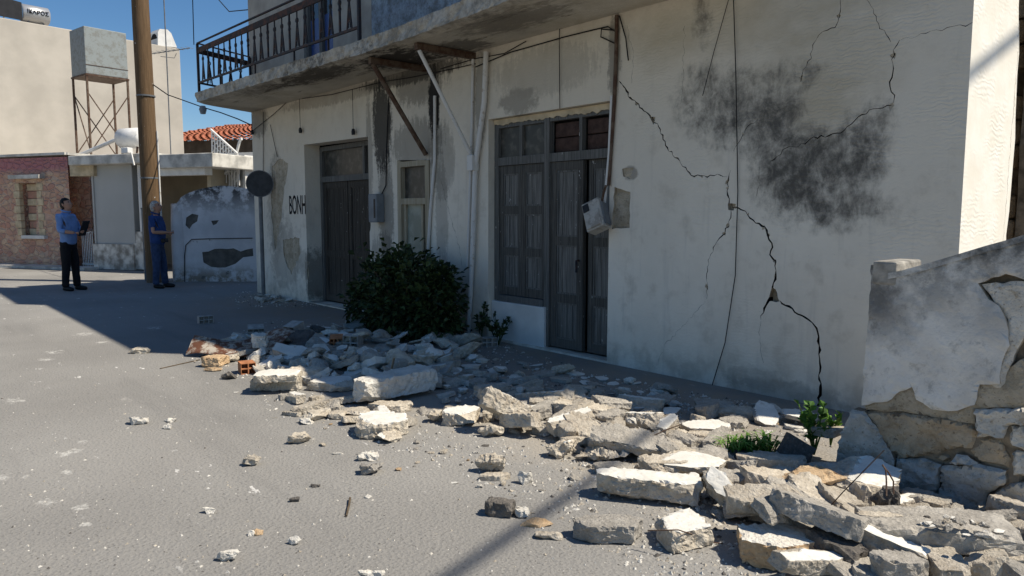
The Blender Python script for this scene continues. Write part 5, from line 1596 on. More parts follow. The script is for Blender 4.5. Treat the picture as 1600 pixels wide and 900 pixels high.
# ================================================================== rubble
def stone_mesh(L, W, H, seed, kind, cell=0.035, cuts=7, amp=0.010, rough=1.0):
    """broken block: box with snapped corners, subdivided, fractal faces. kind picks the materials."""
    rd = random.Random(seed)
    bm = bmesh.new()
    if cuts >= 9:                                     # rock: hull of scattered points
        for i in range(15):
            d = Vector((rd.gauss(0, 1), rd.gauss(0, 1), rd.gauss(0, 1))).normalized()
            m_ = max(abs(d.x), abs(d.y), abs(d.z)); d = d.lerp(d / m_, 0.55) * rd.uniform(0.82, 1.08)
            bm.verts.new((d.x * L * 0.58, d.y * W * 0.58, max(0.0, (d.z * 0.55 + 0.5)) * H))
        r_ = bmesh.ops.convex_hull(bm, input=bm.verts[:])
        bmesh.ops.delete(bm, geom=[v for v in bm.verts if not v.link_faces], context='VERTS')
        ncut = 2
    elif cuts >= 7:                                   # broken slab: irregular outline with ragged flanks
        n_ = rd.randint(6, 8); off_ = rd.uniform(0, 6.28); lo, up2 = [], []
        for i in range(n_):
            a_ = off_ + (i + rd.uniform(-0.3, 0.3)) * 2 * math.pi / n_
            c_, s_ = math.cos(a_), math.sin(a_); m_ = max(abs(c_), abs(s_)); k_ = (0.45 + 0.55 / m_) * rd.uniform(0.86, 1.06)
            up2.append((c_ * k_ * L * 0.55, s_ * k_ * W * 0.55, H * rd.uniform(0.97, 1.0)))
            q_ = rd.uniform(0.82, 1.08); lo.append((c_ * k_ * q_ * L * 0.55, s_ * k_ * q_ * W * 0.55, H * rd.uniform(0, 0.1)))
        vb = [bm.verts.new(p) for p in lo + up2]
        bmesh.ops.convex_hull(bm, input=bm.verts[:])
        bmesh.ops.delete(bm, geom=[v for v in bm.verts if not v.link_faces], context='VERTS')
        ncut = 4
    else:
        bmesh.ops.create_cube(bm, size=1)
        for v in bm.verts:
            v.co = Vector((v.co.x * L * (1 + rd.uniform(-.08, .06)), v.co.y * W * (1 + rd.uniform(-.12, .10)), (v.co.z + 0.5) * H * (1 + rd.uniform(-.05, .05))))
        ncut = cuts + 3
    for i in range(ncut):
        sx, sy = rd.choice((-1, 1)), rd.choice((-1, 1))
        sz = rd.choice((-1, 1, 1, 0, 0))
        c_ = Vector((sx * L / 2, sy * W / 2, H / 2 + sz * H / 2))
        n_ = Vector((sx * rd.uniform(0.15, 1) / L, sy * rd.uniform(0.15, 1) / W, sz * rd.uniform(0.15, 0.8) / H if sz else rd.uniform(-0.1, 0.1) / H)).normalized()
        cut = rd.uniform(0.04, 0.26) * min(L, W, H * 2.2)
        r_ = bmesh.ops.bisect_plane(bm, geom=bm.verts[:] + bm.edges[:] + bm.faces[:], plane_co=c_ - n_ * cut, plane_no=n_, clear_outer=True)
        ed = [e for e in r_['geom_cut'] if isinstance(e, bmesh.types.BMEdge)]
        if ed: bmesh.ops.edgenet_fill(bm, edges=ed)
    bmesh.ops.recalc_face_normals(bm, faces=bm.faces[:])
    bmesh.ops.triangulate(bm, faces=bm.faces[:])
    bm.normal_update()
    for it in range(5):
        le = [e for e in bm.edges if e.calc_length() > cell]
        if not le or len(bm.faces) > 2200: break
        bmesh.ops.subdivide_edges(bm, edges=le, cuts=1)
        bmesh.ops.triangulate(bm, faces=[f for f in bm.faces if len(f.verts) > 3])
    bm.normal_update()
    topset = set()
    for f in bm.faces:
        if f.normal.z > 0.90 and f.calc_center_median().z > H * 0.86:
            f.material_index = 1; topset.add(f.index)
    sd = Vector((seed * 1.7, seed * 0.9, 0))
    mv = {}
    for v in bm.verts:
        tops = [f.material_index == 1 for f in v.link_faces]
        fl = 0.22 if all(tops) else 1.0
        f1_ = 3.2 / max(L, W, 0.05)
        d = noise.fractal(v.co * f1_ + sd, 0.9, 2.0, 4) * amp * (0.9 if cuts < 9 else 1.8) + noise.fractal(v.co * 34 + sd, 0.7, 2.0, 4) * amp * 1.0
        if any(tops) and not all(tops): d -= amp * max(0, rd.gauss(0.2, 0.9))
        mv[v] = v.normal * d * fl * rough
    for v, d in mv.items(): v.co += d
    zmin = min(v.co.z for v in bm.verts)
    for v in bm.verts: v.co.z -= zmin
    me = bpy.data.meshes.new('stone')
    bm.to_mesh(me); bm.free()
    body, skin_ = {'slab': ('mortar', 'skin'), 'grey': ('greystone', 'greystone'), 'tanb': ('tan', 'tan'), 'dark': ('darkstone', 'darkstone'), 'chalk': ('chalk', 'chalk'),
                   'mort': ('mortar', 'mortar'), 'greyslab': ('greystone', 'skin'), 'tanslab': ('tan', 'chalk')}[kind]
    me.materials.append(M[body]); me.materials.append(M[skin_])
    return me
STN = [100]
CYAW = math.atan2(_rt.y, _rt.x)
NAMED = []
def put_stone(name, me, label, loc, rot, cat, group=None):
    if group is None: NAMED.append((loc[0], loc[1]))
    o = link(name, me, [])
    o.location = loc; o.rotation_euler = rot
    return tag(o, label, cat, group)
def S(x0, x1, y0, y1, q, kind, label, z0=0.0, yaw=0, rx=0, ry=0, name='stone_block', cat='stone', cuts=7, dmax=1.5, amp=None):
    """block from its pixel box: y1 is the front foot, q the share of the height that is side face"""
    STN[0] += 1
    P = at((x0 + x1) / 2, y1, z0)
    h2 = Vector((P.x - CAM.x, P.y - CAM.y, 0)); dist = h2.length
    Zd = (P - CAM).dot(_F)
    w_ = (x1 - x0) * Zd / FPX; vt = (y1 - y0) * Zd / FPX
    dl = math.atan2(CAM.z - z0, dist)
    H = q * vt / math.cos(dl); D = min((1 - q) * vt / math.sin(dl), w_ * dmax)
    th = R(yaw)
    k_ = w_ / (w_ * abs(math.cos(th)) + D * abs(math.sin(th)))
    if abs(yaw) > 1: w_, D = w_ * k_, D * max(k_, 0.75)
    c_ = P + h2.normalized() * (D * 0.5 if abs(yaw) < 1 else (w_ * abs(math.sin(th)) + D * abs(math.cos(th))) * 0.5)
    me = stone_mesh(w_, D, H, STN[0], kind, cell=max(0.022, w_ / 14), cuts=cuts, amp=amp if amp is not None else min(0.014, 0.10 * min(w_, D, H)))
    return put_stone(name, me, label, (c_.x, c_.y, z0 - 0.006), (R(rx), R(ry), CYAW + th), cat)
def E(pa, pb, za, zb, W, H, kind, label, name='stone_block', cat='stone', roll=0, cuts=7, amp=0.010):
    """elongated block by the pixel ends of its bottom axis and their heights"""
    STN[0] += 1
    A_, B_ = at(*pa, za), at(*pb, zb)
    d = B_ - A_; L = d.length
    me = stone_mesh(L, W, H, STN[0], kind, cell=max(0.024, L / 18), cuts=cuts, amp=amp)
    return put_stone(name, me, label, (A_ + B_) / 2, (R(roll), -math.asin(d.z / L), math.atan2(d.y, d.x)), cat)

# ---- right foreground heap
S(927, 1100, 740, 797, 0.62, 'slab', 'long white-topped wall block lying level at the front of the heap', yaw=-15, cuts=4)
S(893, 1010, 803, 852, 0.55, 'grey', 'rounded grey concrete disc-like slab lying flat on the asphalt', cuts=8, amp=0.008)
S(1012, 1122, 797, 867, 0.42, 'slab', 'bright white-faced broken block in front of the long white one', yaw=24, cuts=6)
S(1142, 1287, 820, 897, 0.50, 'tanslab', 'big cream block with crumbly tan side at the bottom edge', yaw=6, cuts=8)
S(998, 1073, 710, 757, 0.62, 'mort', 'mossy tan block standing behind the long white one', yaw=10, z0=0.03)
S(1033, 1132, 705, 737, 0.35, 'slab', 'flat white plaster slab wedged behind the mossy tan block', z0=0.10, rx=6)
E((1108, 752), (1158, 806), 0.10, 0.0, 0.10, 0.12, 'slab', 'leaning wedge of masonry with a narrow white edge', roll=28)
S(1095, 1200, 733, 782, 0.62, 'grey', 'squarish grey block behind the leaning wedge', z0=0.03, yaw=8)
E((1163, 805), (1248, 822), 0.0, 0.0, 0.16, 0.11, 'grey', 'grey block with pointed end touching the big cream block', roll=0)
S(1070, 1137, 671, 702, 0.62, 'mort', 'brownish block with square end beside the grass tuft', yaw=-10)
S(1040, 1078, 664, 698, 0.6, 'mort', 'rounded pale stone left of the brownish square-ended block', cuts=10)
E((994, 668), (1040, 690), 0.09, 0.03, 0.09, 0.07, 'mort', 'splintered pointed shard at the back of the heap', cuts=9)
E((972, 664), (1000, 678), 0.07, 0.02, 0.08, 0.06, 'chalk', 'small pale shard leaning at the back of the heap', cuts=9)
S(1110, 1167, 700, 723, 0.6, 'dark', 'dark flat brick-like block in front of the grass', z0=0.03)
S(1177, 1217, 703, 731, 0.6, 'mort', 'knobbly tan cube right of the grass tuft', z0=0.05)
S(1204, 1258, 680, 732, 0.82, 'dark', 'dark grey slab tilted against the rubble under the weed', z0=0.03, yaw=-12, ry=26, rx=-12, cuts=4, amp=0.004)
S(1212, 1318, 727, 770, 0.45, 'tanb', 'smooth orange-tan flat boulder on top of the heap', z0=0.13, yaw=6, cuts=10, ry=-4)
E((1192, 775), (1278, 812), 0.07, 0.02, 0.13, 0.11, 'grey', 'long grey block sloping down under the orange-tan boulder')
S(1262, 1418, 702, 795, 0.40, 'slab', 'largest white plastered slab leaning toward the ruined wall', z0=0.06, yaw=-22, rx=5, ry=6, cuts=8)
S(1366, 1412, 758, 806, 0.75, 'dark', 'dark concrete lump with two bent rods sticking up', z0=0.10, cuts=10)
S(1285, 1313, 755, 796, 0.72, 'mort', 'small upright tan rock under the orange-tan boulder', z0=0.0, cuts=10)
S(1337, 1578, 795, 870, 0.42, 'grey', 'long heavy concrete slab strewn with crumbs below the ruined wall', z0=0.10, yaw=-10, cuts=3, amp=0.007, name='concrete_slab', cat='slab')
S(1415, 1590, 850, 899, 0.6, 'dark', 'dark slab lying underneath the long heavy concrete slab', z0=0.0, yaw=-10, cuts=5, name='concrete_slab', cat='slab')
S(1284, 1332, 815, 852, 0.5, 'grey', 'pale grey rounded stone left of the long heavy slab', z0=0.05, cuts=10)
E((1300, 842), (1440, 905), 0.10, 0.02, 0.07, 0.10, 'slab', 'narrow white-edged slab pointing down to the right corner', cuts=5)
E((1262, 862), (1345, 902), 0.03, 0.0, 0.15, 0.11, 'dark', 'dark oblong block right of the big cream block', cuts=6)
E((1360, 838), (1462, 902), 0.05, 0.0, 0.13, 0.05, 'dark', 'thin dark slab between white-edged slab and heavy slab', cuts=5)
S(1445, 1545, 872, 908, 0.5, 'chalk', 'peeling pale slab cut by the bottom edge', z0=0.0, yaw=-8, name='concrete_slab', cat='slab')
S(1565, 1640, 865, 908, 0.5, 'mort', 'cream block at the bottom right corner', z0=0.0)
S(1337, 1410, 800, 828, 0.7, 'mort', 'ridged tan fragment on the end of the heavy slab', z0=0.14, yaw=-6)
S(1110, 1133, 792, 811, 0.6, 'mort', 'fist-sized stone between leaning wedge and white-faced block', cuts=10)
S(1430, 1475, 787, 803, 0.6, 'chalk', 'small white lump lying against the foot of the ruined wall', z0=0.16, cuts=10)
S(1268, 1320, 662, 683, 0.6, 'mort', 'rough stone sill piece behind the leafy weed', z0=0.16)
# ---- middle of the debris strip
E((748, 634), (812, 668), 0.19, 0.02, 0.15, 0.13, 'slab', 'long pale stone prism leaning on the white block', roll=-20, cuts=5)
S(691, 750, 632, 668, 0.55, 'slab', 'square white-topped block under the leaning stone prism', yaw=-8, cuts=5)
S(750, 784, 660, 685, 0.7, 'mort', 'knobbly fist-sized rock in front of the stone prism', cuts=10)
S(792, 868, 624, 665, 0.42, 'grey', 'flat grey slab behind the leaning stone prism', yaw=-20, cuts=6)
S(827, 903, 657, 683, 0.6, 'grey', 'low grey-brown block right of the stone prism foot', yaw=-8, cuts=7)
E((868, 652), (960, 668), 0.03, 0.0, 0.14, 0.11, 'mort', 'long tan-grey beam fragment on the shadow edge', cuts=6)
S(852, 900, 681, 719, 0.65, 'slab', 'chunky rock with clean white top standing alone on asphalt', yaw=15, cuts=9)
E((922, 690), (1035, 712), 0.07, 0.02, 0.20, 0.08, 'grey', 'long light grey slab tipped toward the road', roll=14, cuts=6)
S(913, 936, 682, 701, 0.8, 'chalk', 'pale round cobble at the left end of the light grey slab', cuts=12)
S(900, 985, 690, 725, 0.4, 'mort', 'crumbly tan mound of mortar below the light grey slab', cuts=12, amp=0.02)
S(927, 985, 719, 743, 0.55, 'grey', 'dark-sided flat stone above the long white block', cuts=8)
S(746, 792, 705, 739, 0.72, 'mort', 'tan upright rock standing on a flat piece in the road', cuts=9, z0=0.01)
S(750, 798, 736, 752, 0.55, 'mort', 'flat tan piece under the upright rock in the road', cuts=7)
S(810, 832, 733, 758, 0.75, 'chalk', 'craggy whitish lump right of the upright rock', cuts=12)
S(891, 908, 733, 752, 0.7, 'grey', 'small dark cobble on the cable shadow', cuts=12)
S(755, 806, 778, 811, 0.62, 'dark', 'blackened block lying alone on the road', yaw=-14, cuts=5)
S(806, 826, 785, 812, 0.6, 'chalk', 'pale crumb stuck to the blackened block', cuts=11)
S(812, 864, 807, 825, 0.45, 'tanb', 'crumbly orange-tan fragment at the cable shadow', cuts=11)
S(836, 878, 823, 846, 0.45, 'mort', 'pale crumbly fragment below the orange-tan one', cuts=11)
# ---- left end of the strip, in the sun
S(546, 645, 640, 689, 0.48, 'slab', 'white-topped slab lying lowest at the shadow edge', yaw=18, cuts=7)
S(588, 629, 670, 695, 0.5, 'slab', 'white wedge chip leaning on the low white-topped slab', yaw=12, cuts=9, rx=10)
S(394, 473, 592, 613, 0.8, 'mort', 'lower layer of a split white slab on the left', yaw=8, cuts=6)
S(396, 472, 576, 599, 0.5, 'slab', 'upper white layer of a split slab on the left', z0=0.10, yaw=8, cuts=6)
S(485, 557, 586, 614, 0.5, 'slab', 'low whitish slab half in shadow behind the split slab', yaw=-6, cuts=7)
E((556, 632), (672, 606), 0.01, 0.03, 0.24, 0.17, 'chalk', 'biggest pale building stone, half in the house shadow', cuts=6, amp=0.012)
S(662, 692, 582, 606, 0.6, 'grey', 'cracked stone end piece against the biggest pale stone', z0=0.02, cuts=6)
S(578, 647, 625, 646, 0.6, 'mort', 'flat tan stone under the biggest pale stone', cuts=7)
S(526, 588, 633, 655, 0.5, 'mort', 'flat tan shard left of the low white-topped slab', cuts=9)
S(514, 540, 640, 656, 0.6, 'mort', 'small tan brick end beside the flat tan shard', cuts=6)
S(467, 517, 627, 662, 0.4, 'mort', 'cracked tan piece at the left tip of the sunlit strip', yaw=-20, cuts=9)
S(464, 489, 647, 664, 0.7, 'chalk', 'white triangular chip at the left tip of the strip', cuts=11)
S(452, 482, 673, 695, 0.7, 'mort', 'lone grey-tan rock left of the low white-topped slab', cuts=10)
S(316, 355, 553, 575, 0.65, 'tanb', 'yellowish squared stone in front of the rusty sheet', yaw=-10, cuts=6)
S(391, 424, 520, 545, 0.75, 'chalk', 'cream block lying on top of the rusty sheet', z0=0.10, yaw=20, cuts=6)
S(352, 372, 552, 568, 0.7, 'mort', 'round stone between yellowish stone and rusty sheet', cuts=11)
S(348, 369, 580, 594, 0.7, 'dark', 'small dark stone left of the split white slab', cuts=9)
S(320, 345, 572, 581, 0.7, 'tanb', 'small reddish chip below the yellowish squared stone', cuts=9)
# ---- single stones on the road
for (x0, x1, y0, y1, kd, lb) in (
        (382, 408, 706, 729, 'mort', 'pointed bird-shaped stone alone in mid road'), (559, 592, 703, 722, 'chalk', 'pale chip behind the dark craggy lump in mid road'),
        (563, 605, 714, 744, 'grey', 'dark craggy lump in mid road'), (341, 376, 855, 878, 'chalk', 'pale pointed stone nearest the bottom left'),
        (450, 473, 835, 852, 'chalk', 'whitish pebble pair piece near the bottom centre-left'), (384, 400, 825, 838, 'chalk', 'small pale pebble touching a brown one'),
        (396, 412, 824, 837, 'tanb', 'small brown pebble touching a pale one'), (316, 337, 790, 803, 'chalk', 'pale chip on road left of the thin twig'),
        (453, 468, 774, 785, 'dark', 'small dark brown pebble left of the thin twig'), (203, 231, 648, 664, 'chalk', 'white lump on the open road, left of two small ones'),
        (257, 274, 650, 660, 'chalk', 'upper of two small white lumps on the open road'), (257, 271, 661, 671, 'chalk', 'lower of two small white lumps on the open road'),
        (560, 602, 884, 908, 'chalk', 'crumbled white patch cut by the bottom edge'), (570, 580, 770, 779, 'chalk', 'tiny white pebble right of the thin twig'),
        (486, 500, 753, 762, 'dark', 'flat dark pebble in mid road'), (668, 690, 640, 662, 'mort', 'tan stone left of the square white-topped block'),
        (206, 236, 541, 553, 'mort', 'flat brownish chip on the shadow edge of the road')):
    S(x0, x1, y0, y1, 0.7, kd, lb, cuts=11, name='loose_stone')
# ---- shaded strip at the wall foot
S(895, 938, 616, 633, 0.5, 'slab', 'white half brick in shade before the sooty wall', cuts=5)
S(1027, 1068, 627, 656, 0.3, 'greyslab', 'flat bluish plaster slab in shade before the sooty wall', yaw=-25, cuts=8)
S(1083, 1148, 624, 651, 0.6, 'grey', 'long grey block lying along the cracked wall foot', yaw=-12, cuts=6)
S(1065, 1138, 654, 680, 0.4, 'greyslab', 'pale flat slab in shade behind the brownish square-ended block', z0=0.05, cuts=7)
S(1175, 1215, 634, 658, 0.35, 'greyslab', 'plaster slab leaning on the wall below the long crack', z0=0.04, rx=25, cuts=8)
S(1222, 1270, 638, 657, 0.35, 'greyslab', 'whitish slab at the wall foot left of the weed', z0=0.05, cuts=8)
S(880, 912, 570, 588, 0.15, 'chalk', 'thin white board lying before the dark double door', yaw=35, cuts=3, name='plaster_board', cat='board')
S(795, 815, 580, 598, 0.5, 'chalk', 'pale lump in shade before the double door', cuts=10)

# ---- hollow bricks
def hollow_brick_mesh(L, W, H, nx, nz, mat):
    mb = MB()
    m_ = 0.010
    cx_, cz_ = W / nx, H / nz
    xs = []
    for i in range(nx): xs += [-W / 2 + i * cx_ + m_ * (0.5 if i else 1), -W / 2 + (i + 1) * cx_ - m_ * (0.5 if i < nx - 1 else 1)]
    # walls of the tunnels as bars running through the brick
    for i in range(nx + 1):
        a = -W / 2 + i * cx_; mb.box(max(a - m_ / 2, -W / 2), min(a + m_ / 2, W / 2), -L / 2, L / 2, 0, H)
    for j in range(nz + 1):
        z = j * cz_
        for i in range(nx):
            mb.box(-W / 2 + i * cx_ + m_ / 2, -W / 2 + (i + 1) * cx_ - m_ / 2, -L / 2 + 0.0007, L / 2 - 0.0007, max(z - m_ / 2, 0), min(z + m_ / 2, H))
    mb.box(-W / 2 + 0.002, W / 2 - 0.002, -0.006, 0.006, 0.001, H - 0.001)
    me = mb.mesh('hollow_brick'); me.materials.append(M[mat])
    return me
hbT = hollow_brick_mesh(0.17, 0.13, 0.13, 3, 3, 'terracotta'); hbG = hollow_brick_mesh(0.18, 0.16, 0.15, 2, 2, 'greybrick'); hbS = hollow_brick_mesh(0.12, 0.18, 0.10, 3, 2, 'greybrick'); hbO = hollow_brick_mesh(0.16, 0.13, 0.10, 2, 2, 'terracotta')
for me, px, py, z0, yw, rx, lb in ((hbT, 526, 544, 0.05, 10, 8, 'orange hollow brick under the round white plate in the shaded heap'),
                                   (hbG, 552, 545, 0.05, -8, 0, 'grey four-holed brick facing the road in the shaded heap'),
                                   (hbS, 491, 564, 0.03, 12, -10, 'grey hollow brick low in the middle of the shaded heap'),
                                   (hbS, 400, 522, 0.06, 20, 20, 'grey hollow brick at the far left top of the shaded heap'),
                                   (hbG, 462, 525, 0.08, -25, 15, 'grey hollow brick at the back of the shaded heap'),
                                   (hbS, 321, 505, 0.00, 35, 0, 'hollow brick lying alone in shade on the road'),
                                   (hbO, 386, 582, 0.00, 30, 0, 'orange hollow brick end in the sun before the rusty sheet'),
                                   (hbS, 763, 541, 0.00, 15, 0, 'hollow brick beside the downpipe foot')):
    p = at(px, py, z0)
    put_stone('hollow_brick', me, lb, p, (R(rx), 0, CYAW + R(yw)), 'brick', 'hollow bricks')
# ---- named pieces of the shaded heap
S(510, 543, 512, 531, 0.18, 'chalk', 'round white plaster plate on top of the shaded heap', z0=0.12, rx=12, cuts=10, name='plaster_board', cat='board')
S(423, 488, 520, 551, 0.35, 'dark', 'dark flat slab at the left of the shaded heap', z0=0.05, rx=14, cuts=5)
S(482, 522, 522, 548, 0.45, 'grey', 'grey slab tilted beside the dark flat slab', z0=0.06, ry=22, cuts=6)
S(426, 479, 547, 575, 0.55, 'greyslab', 'pale slab at the lower left of the shaded heap', yaw=-8, cuts=6)
S(519, 551, 543, 571, 0.6, 'grey', 'pale grey block in the centre of the shaded heap', z0=0.03, cuts=6)
S(550, 577, 546, 560, 0.55, 'chalk', 'small white block right of the centre of the shaded heap', z0=0.05, cuts=5)
S(542, 586, 556, 581, 0.55, 'grey', 'grey-violet lump low in the shaded heap', cuts=9)
S(592, 638, 553, 581, 0.6, 'dark', 'dark squared block behind the biggest pale stone', z0=0.02, yaw=15, cuts=5)
S(662, 684, 517, 536, 0.55, 'chalk', 'white board standing tilted at the right of the shaded heap', z0=0.05, ry=-30, cuts=4, name='plaster_board', cat='board')
S(556, 583, 511, 531, 0.6, 'grey', 'grey block at the top of the shaded heap by the bush', z0=0.11, cuts=7)
S(594, 629, 572, 590, 0.55, 'grey', 'smooth round stone just behind the biggest pale stone', z0=0.01, cuts=12)
S(586, 618, 536, 552, 0.5, 'grey', 'flat grey panel at the right of the shaded heap', z0=0.05, cuts=5)
S(612, 640, 538, 550, 0.5, 'chalk', 'white flat fragment right of the flat grey panel', z0=0.05, cuts=6)
# ---- bent rusty sheet at the left end of the heap
rs_ = MB()
sa, sb, sc_ = at(290, 556, 0.01), at(425, 556, 0.06), at(330, 527, 0.12)
NXs, NYs = 26, 9
pts = []
for j in range(NYs):
    for i in range(NXs):
        u, v = i / (NXs - 1), j / (NYs - 1)
        p = sa.lerp(sb, u) + (sc_ - sa) * v * (0.35 + 0.75 * min(1, u * 1.6))
        p.z = 0.02 + 0.13 * v + 0.06 * math.sin(u * 7 + v * 2) * (0.4 + v) * 0.6 + 0.05 * u + 0.03 * noise.noise(Vector((u * 4, v * 4, 3)))
        p.z = max(p.z, 0.012)
        pts.append(p)
n0 = len(pts)
rs_.add(pts + [p - Vector((0, 0, 0.006)) for p in pts],
        [(j * NXs + i, j * NXs + i + 1, (j + 1) * NXs + i + 1, (j + 1) * NXs + i) for j in range(NYs - 1) for i in range(NXs - 1)] +
        [(n0 + (j + 1) * NXs + i, n0 + (j + 1) * NXs + i + 1, n0 + j * NXs + i + 1, n0 + j * NXs + i) for j in range(NYs - 1) for i in range(NXs - 1)] +
        [(i, n0 + i, n0 + i + 1, i + 1) for i in range(NXs - 1)], 0, True)
tag(rs_.build('metal_sheet', 'tin_sheet', fixn=False), 'bent rusty metal sheet at the left end of the heap', 'sheet metal')
# ---- rods, laths, wires in the rubble
def rod(name, pts, r, mat, label, cat):
    q = MB(); q.tube(pts, r, 6); return tag(q.build(name, mat), label, cat)
rod('steel_rod', [at(1278, 812, 0.06), at(1318, 768, 0.22), at(1382, 703, 0.42)], 0.0028, 'rusty_iron', 'long thin rod slanting over the largest white slab', 'rod')
rod('steel_rod', [at(1385, 775, 0.22), at(1385, 752, 0.27), at(1384, 735, 0.32), at(1379, 726, 0.34)], 0.004, 'rusty_iron', 'short bent rod left on the dark concrete lump', 'rod')
rod('steel_rod', [at(1396, 772, 0.22), at(1396, 752, 0.27), at(1388, 738, 0.31), at(1379, 727, 0.335)], 0.004, 'rusty_iron', 'short bent rod right on the dark concrete lump', 'rod')
rod('bent_wire', [at(1012, 829, 0.09), at(1060, 828, 0.12), at(1085, 836, 0.06), at(1112, 847, 0.01), at(1130, 850, 0.004)], 0.003, 'rusty_iron', 'thin bent wire lying over the white-faced block', 'wire')
rod('bent_wire', [at(1005, 688, 0.10), at(1040, 672, 0.16), at(1062, 664, 0.18)], 0.004, 'rusty_iron', 'short dark wire over the rounded pale stone', 'wire')
rod('bent_wire', [at(1270, 842, 0.10), at(1300, 826, 0.16), at(1345, 812, 0.2)], 0.004, 'rusty_iron', 'thin rusty wire over the pale grey rounded stone', 'wire')
rod('twig', [at(541, 806, 0.006), at(545, 790, 0.008), at(547, 778, 0.012)], 0.006, 'bark', 'thin dark twig lying in the middle of the road', 'twig')
rod('stick', [at(682, 534, 0.06), at(700, 522, 0.14)], 0.008, 'cream_wood', 'pale stick poking out of the heap by the bush', 'stick')
rod('stick', [at(612, 576, 0.12), at(616, 558, 0.26)], 0.01, 'cream_wood', 'pale stick leaning on the dark squared block', 'stick')
rod('lath', [at(250, 576, 0.004), at(312, 562, 0.006)], 0.005, 'bark', 'thin dark strip on the road left of the yellowish stone', 'lath')

# ---- filler fragments: templates shared by many
tmpl = []
for i in range(16):
    rd = random.Random(900 + i)
    kd = ('mort', 'grey', 'chalk', 'slab', 'mort', 'grey', 'greyslab', 'mort', 'dark', 'chalk', 'grey', 'mort', 'slab', 'tanb', 'grey', 'chalk')[i]
    tmpl.append(stone_mesh(0.13 * rd.uniform(0.8, 1.5), 0.10 * rd.uniform(0.7, 1.2), 0.055 * rd.uniform(0.6, 1.5), 900 + i, kd, cell=0.03, cuts=9, amp=0.006))
flat_t = []
for i in range(8):
    rd = random.Random(950 + i)
    flat_t.append(stone_mesh(0.16 * rd.uniform(0.8, 1.5), 0.13 * rd.uniform(0.7, 1.2), 0.024 * rd.uniform(0.6, 1.5), 950 + i, ('chalk', 'greyslab', 'grey', 'slab')[i % 4], cell=0.04, cuts=8, amp=0.004))
rf = random.Random(77)
def inside(p, poly):
    c_ = False
    for i in range(len(poly)):
        (x1, y1), (x2, y2) = poly[i], poly[i - 1]
        if (y1 > p[1]) != (y2 > p[1]) and p[0] < (x2 - x1) * (p[1] - y1) / (y2 - y1) + x1: c_ = not c_
    return c_
def scatter(n, poly, smin, smax, zf, label, group, name='rubble_fragment', flat=0.3, cat='rubble', power=1.6, tilt=22):
    xs = [p[0] for p in poly]; ys = [p[1] for p in poly]
    k_ = 0
    while k_ < n:
        px, py = rf.uniform(min(xs), max(xs)), rf.uniform(min(ys), max(ys))
        if not inside((px, py), poly): continue
        z = zf(px, py) if zf else 0.0
        p = at(px, py, z)
        if p.y > -0.08 and p.x > -11.7: continue
        s_ = smin + (smax - smin) * rf.random() ** power
        me = rf.choice(flat_t) if rf.random() < flat else rf.choice(tmpl)
        o = put_stone(name, me, label, (p.x, p.y, z - 0.004), (R(rf.uniform(-tilt, tilt)), R(rf.uniform(-tilt, tilt)), rf.uniform(0, 6.28)), cat, group)
        o.scale = (s_, s_ * rf.uniform(0.8, 1.2), s_ * rf.uniform(0.8, 1.2))
        k_ += 1
# underlying mounds of fine debris
def mound(name, c_, rx, ry, h, rot, label, seed, mat='dirt'):
    mb = MB(); NR, NA = 26, 72
    vs = [(0, 0, h)]
    for i in range(1, NR + 1):
        t = i / NR
        for j in range(NA):
            a = 2 * math.pi * j / NA
            rr_ = 1 + 0.18 * noise.noise(Vector((math.cos(a) * 1.5, math.sin(a) * 1.5, seed)))
            x, y = rx * t * rr_ * math.cos(a), ry * t * rr_ * math.sin(a)
            z = h * (1 - t * t) ** 1.2 * (1 + 0.35 * noise.fractal(Vector((x * 4, y * 4, seed)), 1, 2, 4)) + 0.02 * noise.fractal(Vector((x * 18, y * 18, seed)), 0.8, 2, 3) * (1 - t)
            vs.append((x, y, z if t < 1 else -0.01))
    fs = [(0, 1 + j, 1 + (j + 1) % NA) for j in range(NA)]
    for i in range(NR - 1):
        for j in range(NA):
            b0 = 1 + i * NA; fs.append((b0 + j, b0 + NA + j, b0 + NA + (j + 1) % NA, b0 + (j + 1) % NA))
    mb.add(vs, fs, 0, True)
    o = mb.build(name, mat, None, fixn=False); o.location = c_; o.rotation_euler = (0, 0, rot)
    return tag(o, label, 'debris', kind='stuff')
hc = at(555, 560, 0.0)
mound('debris_mound', (hc.x, hc.y, 0), 1.7, 0.75, 0.10, 0.05, 'fine dusty debris under the shaded heap', 1)
h2c = at(1260, 770, 0.0)
mound('debris_mound', (h2c.x, h2c.y, 0), 1.1, 0.5, 0.06, -0.25, 'fine dusty debris under the sunlit heap', 2)
h3c = at(960, 690, 0.0)
mound('debris_mound', (h3c.x, h3c.y, 0), 0.9, 0.28, 0.03, 0.1, 'fine dusty debris under the middle strip', 3)
for gp_ in (gA, gB, gA.lerp(gB, 0.5), Vector(wp), at(1298, 690, 0.1), at(1165, 716, 0.05), at(1190, 712, 0.05)):
    for _ in range(2): NAMED.append((gp_.x, gp_.y))
med = []
for i in range(14):
    rd = random.Random(990 + i)
    kd = ('mort', 'grey', 'slab', 'mort', 'grey', 'grey', 'mort', 'mort', 'grey', 'mort', 'mort', 'grey', 'grey', 'mort')[i]
    med.append(stone_mesh(0.26 * rd.uniform(0.8, 1.6), 0.15 * rd.uniform(0.8, 1.3), 0.082 * rd.uniform(0.7, 1.35), 990 + i, kd, cell=0.028, cuts=(4, 5, 3, 8, 4, 7)[i % 6], amp=0.007))
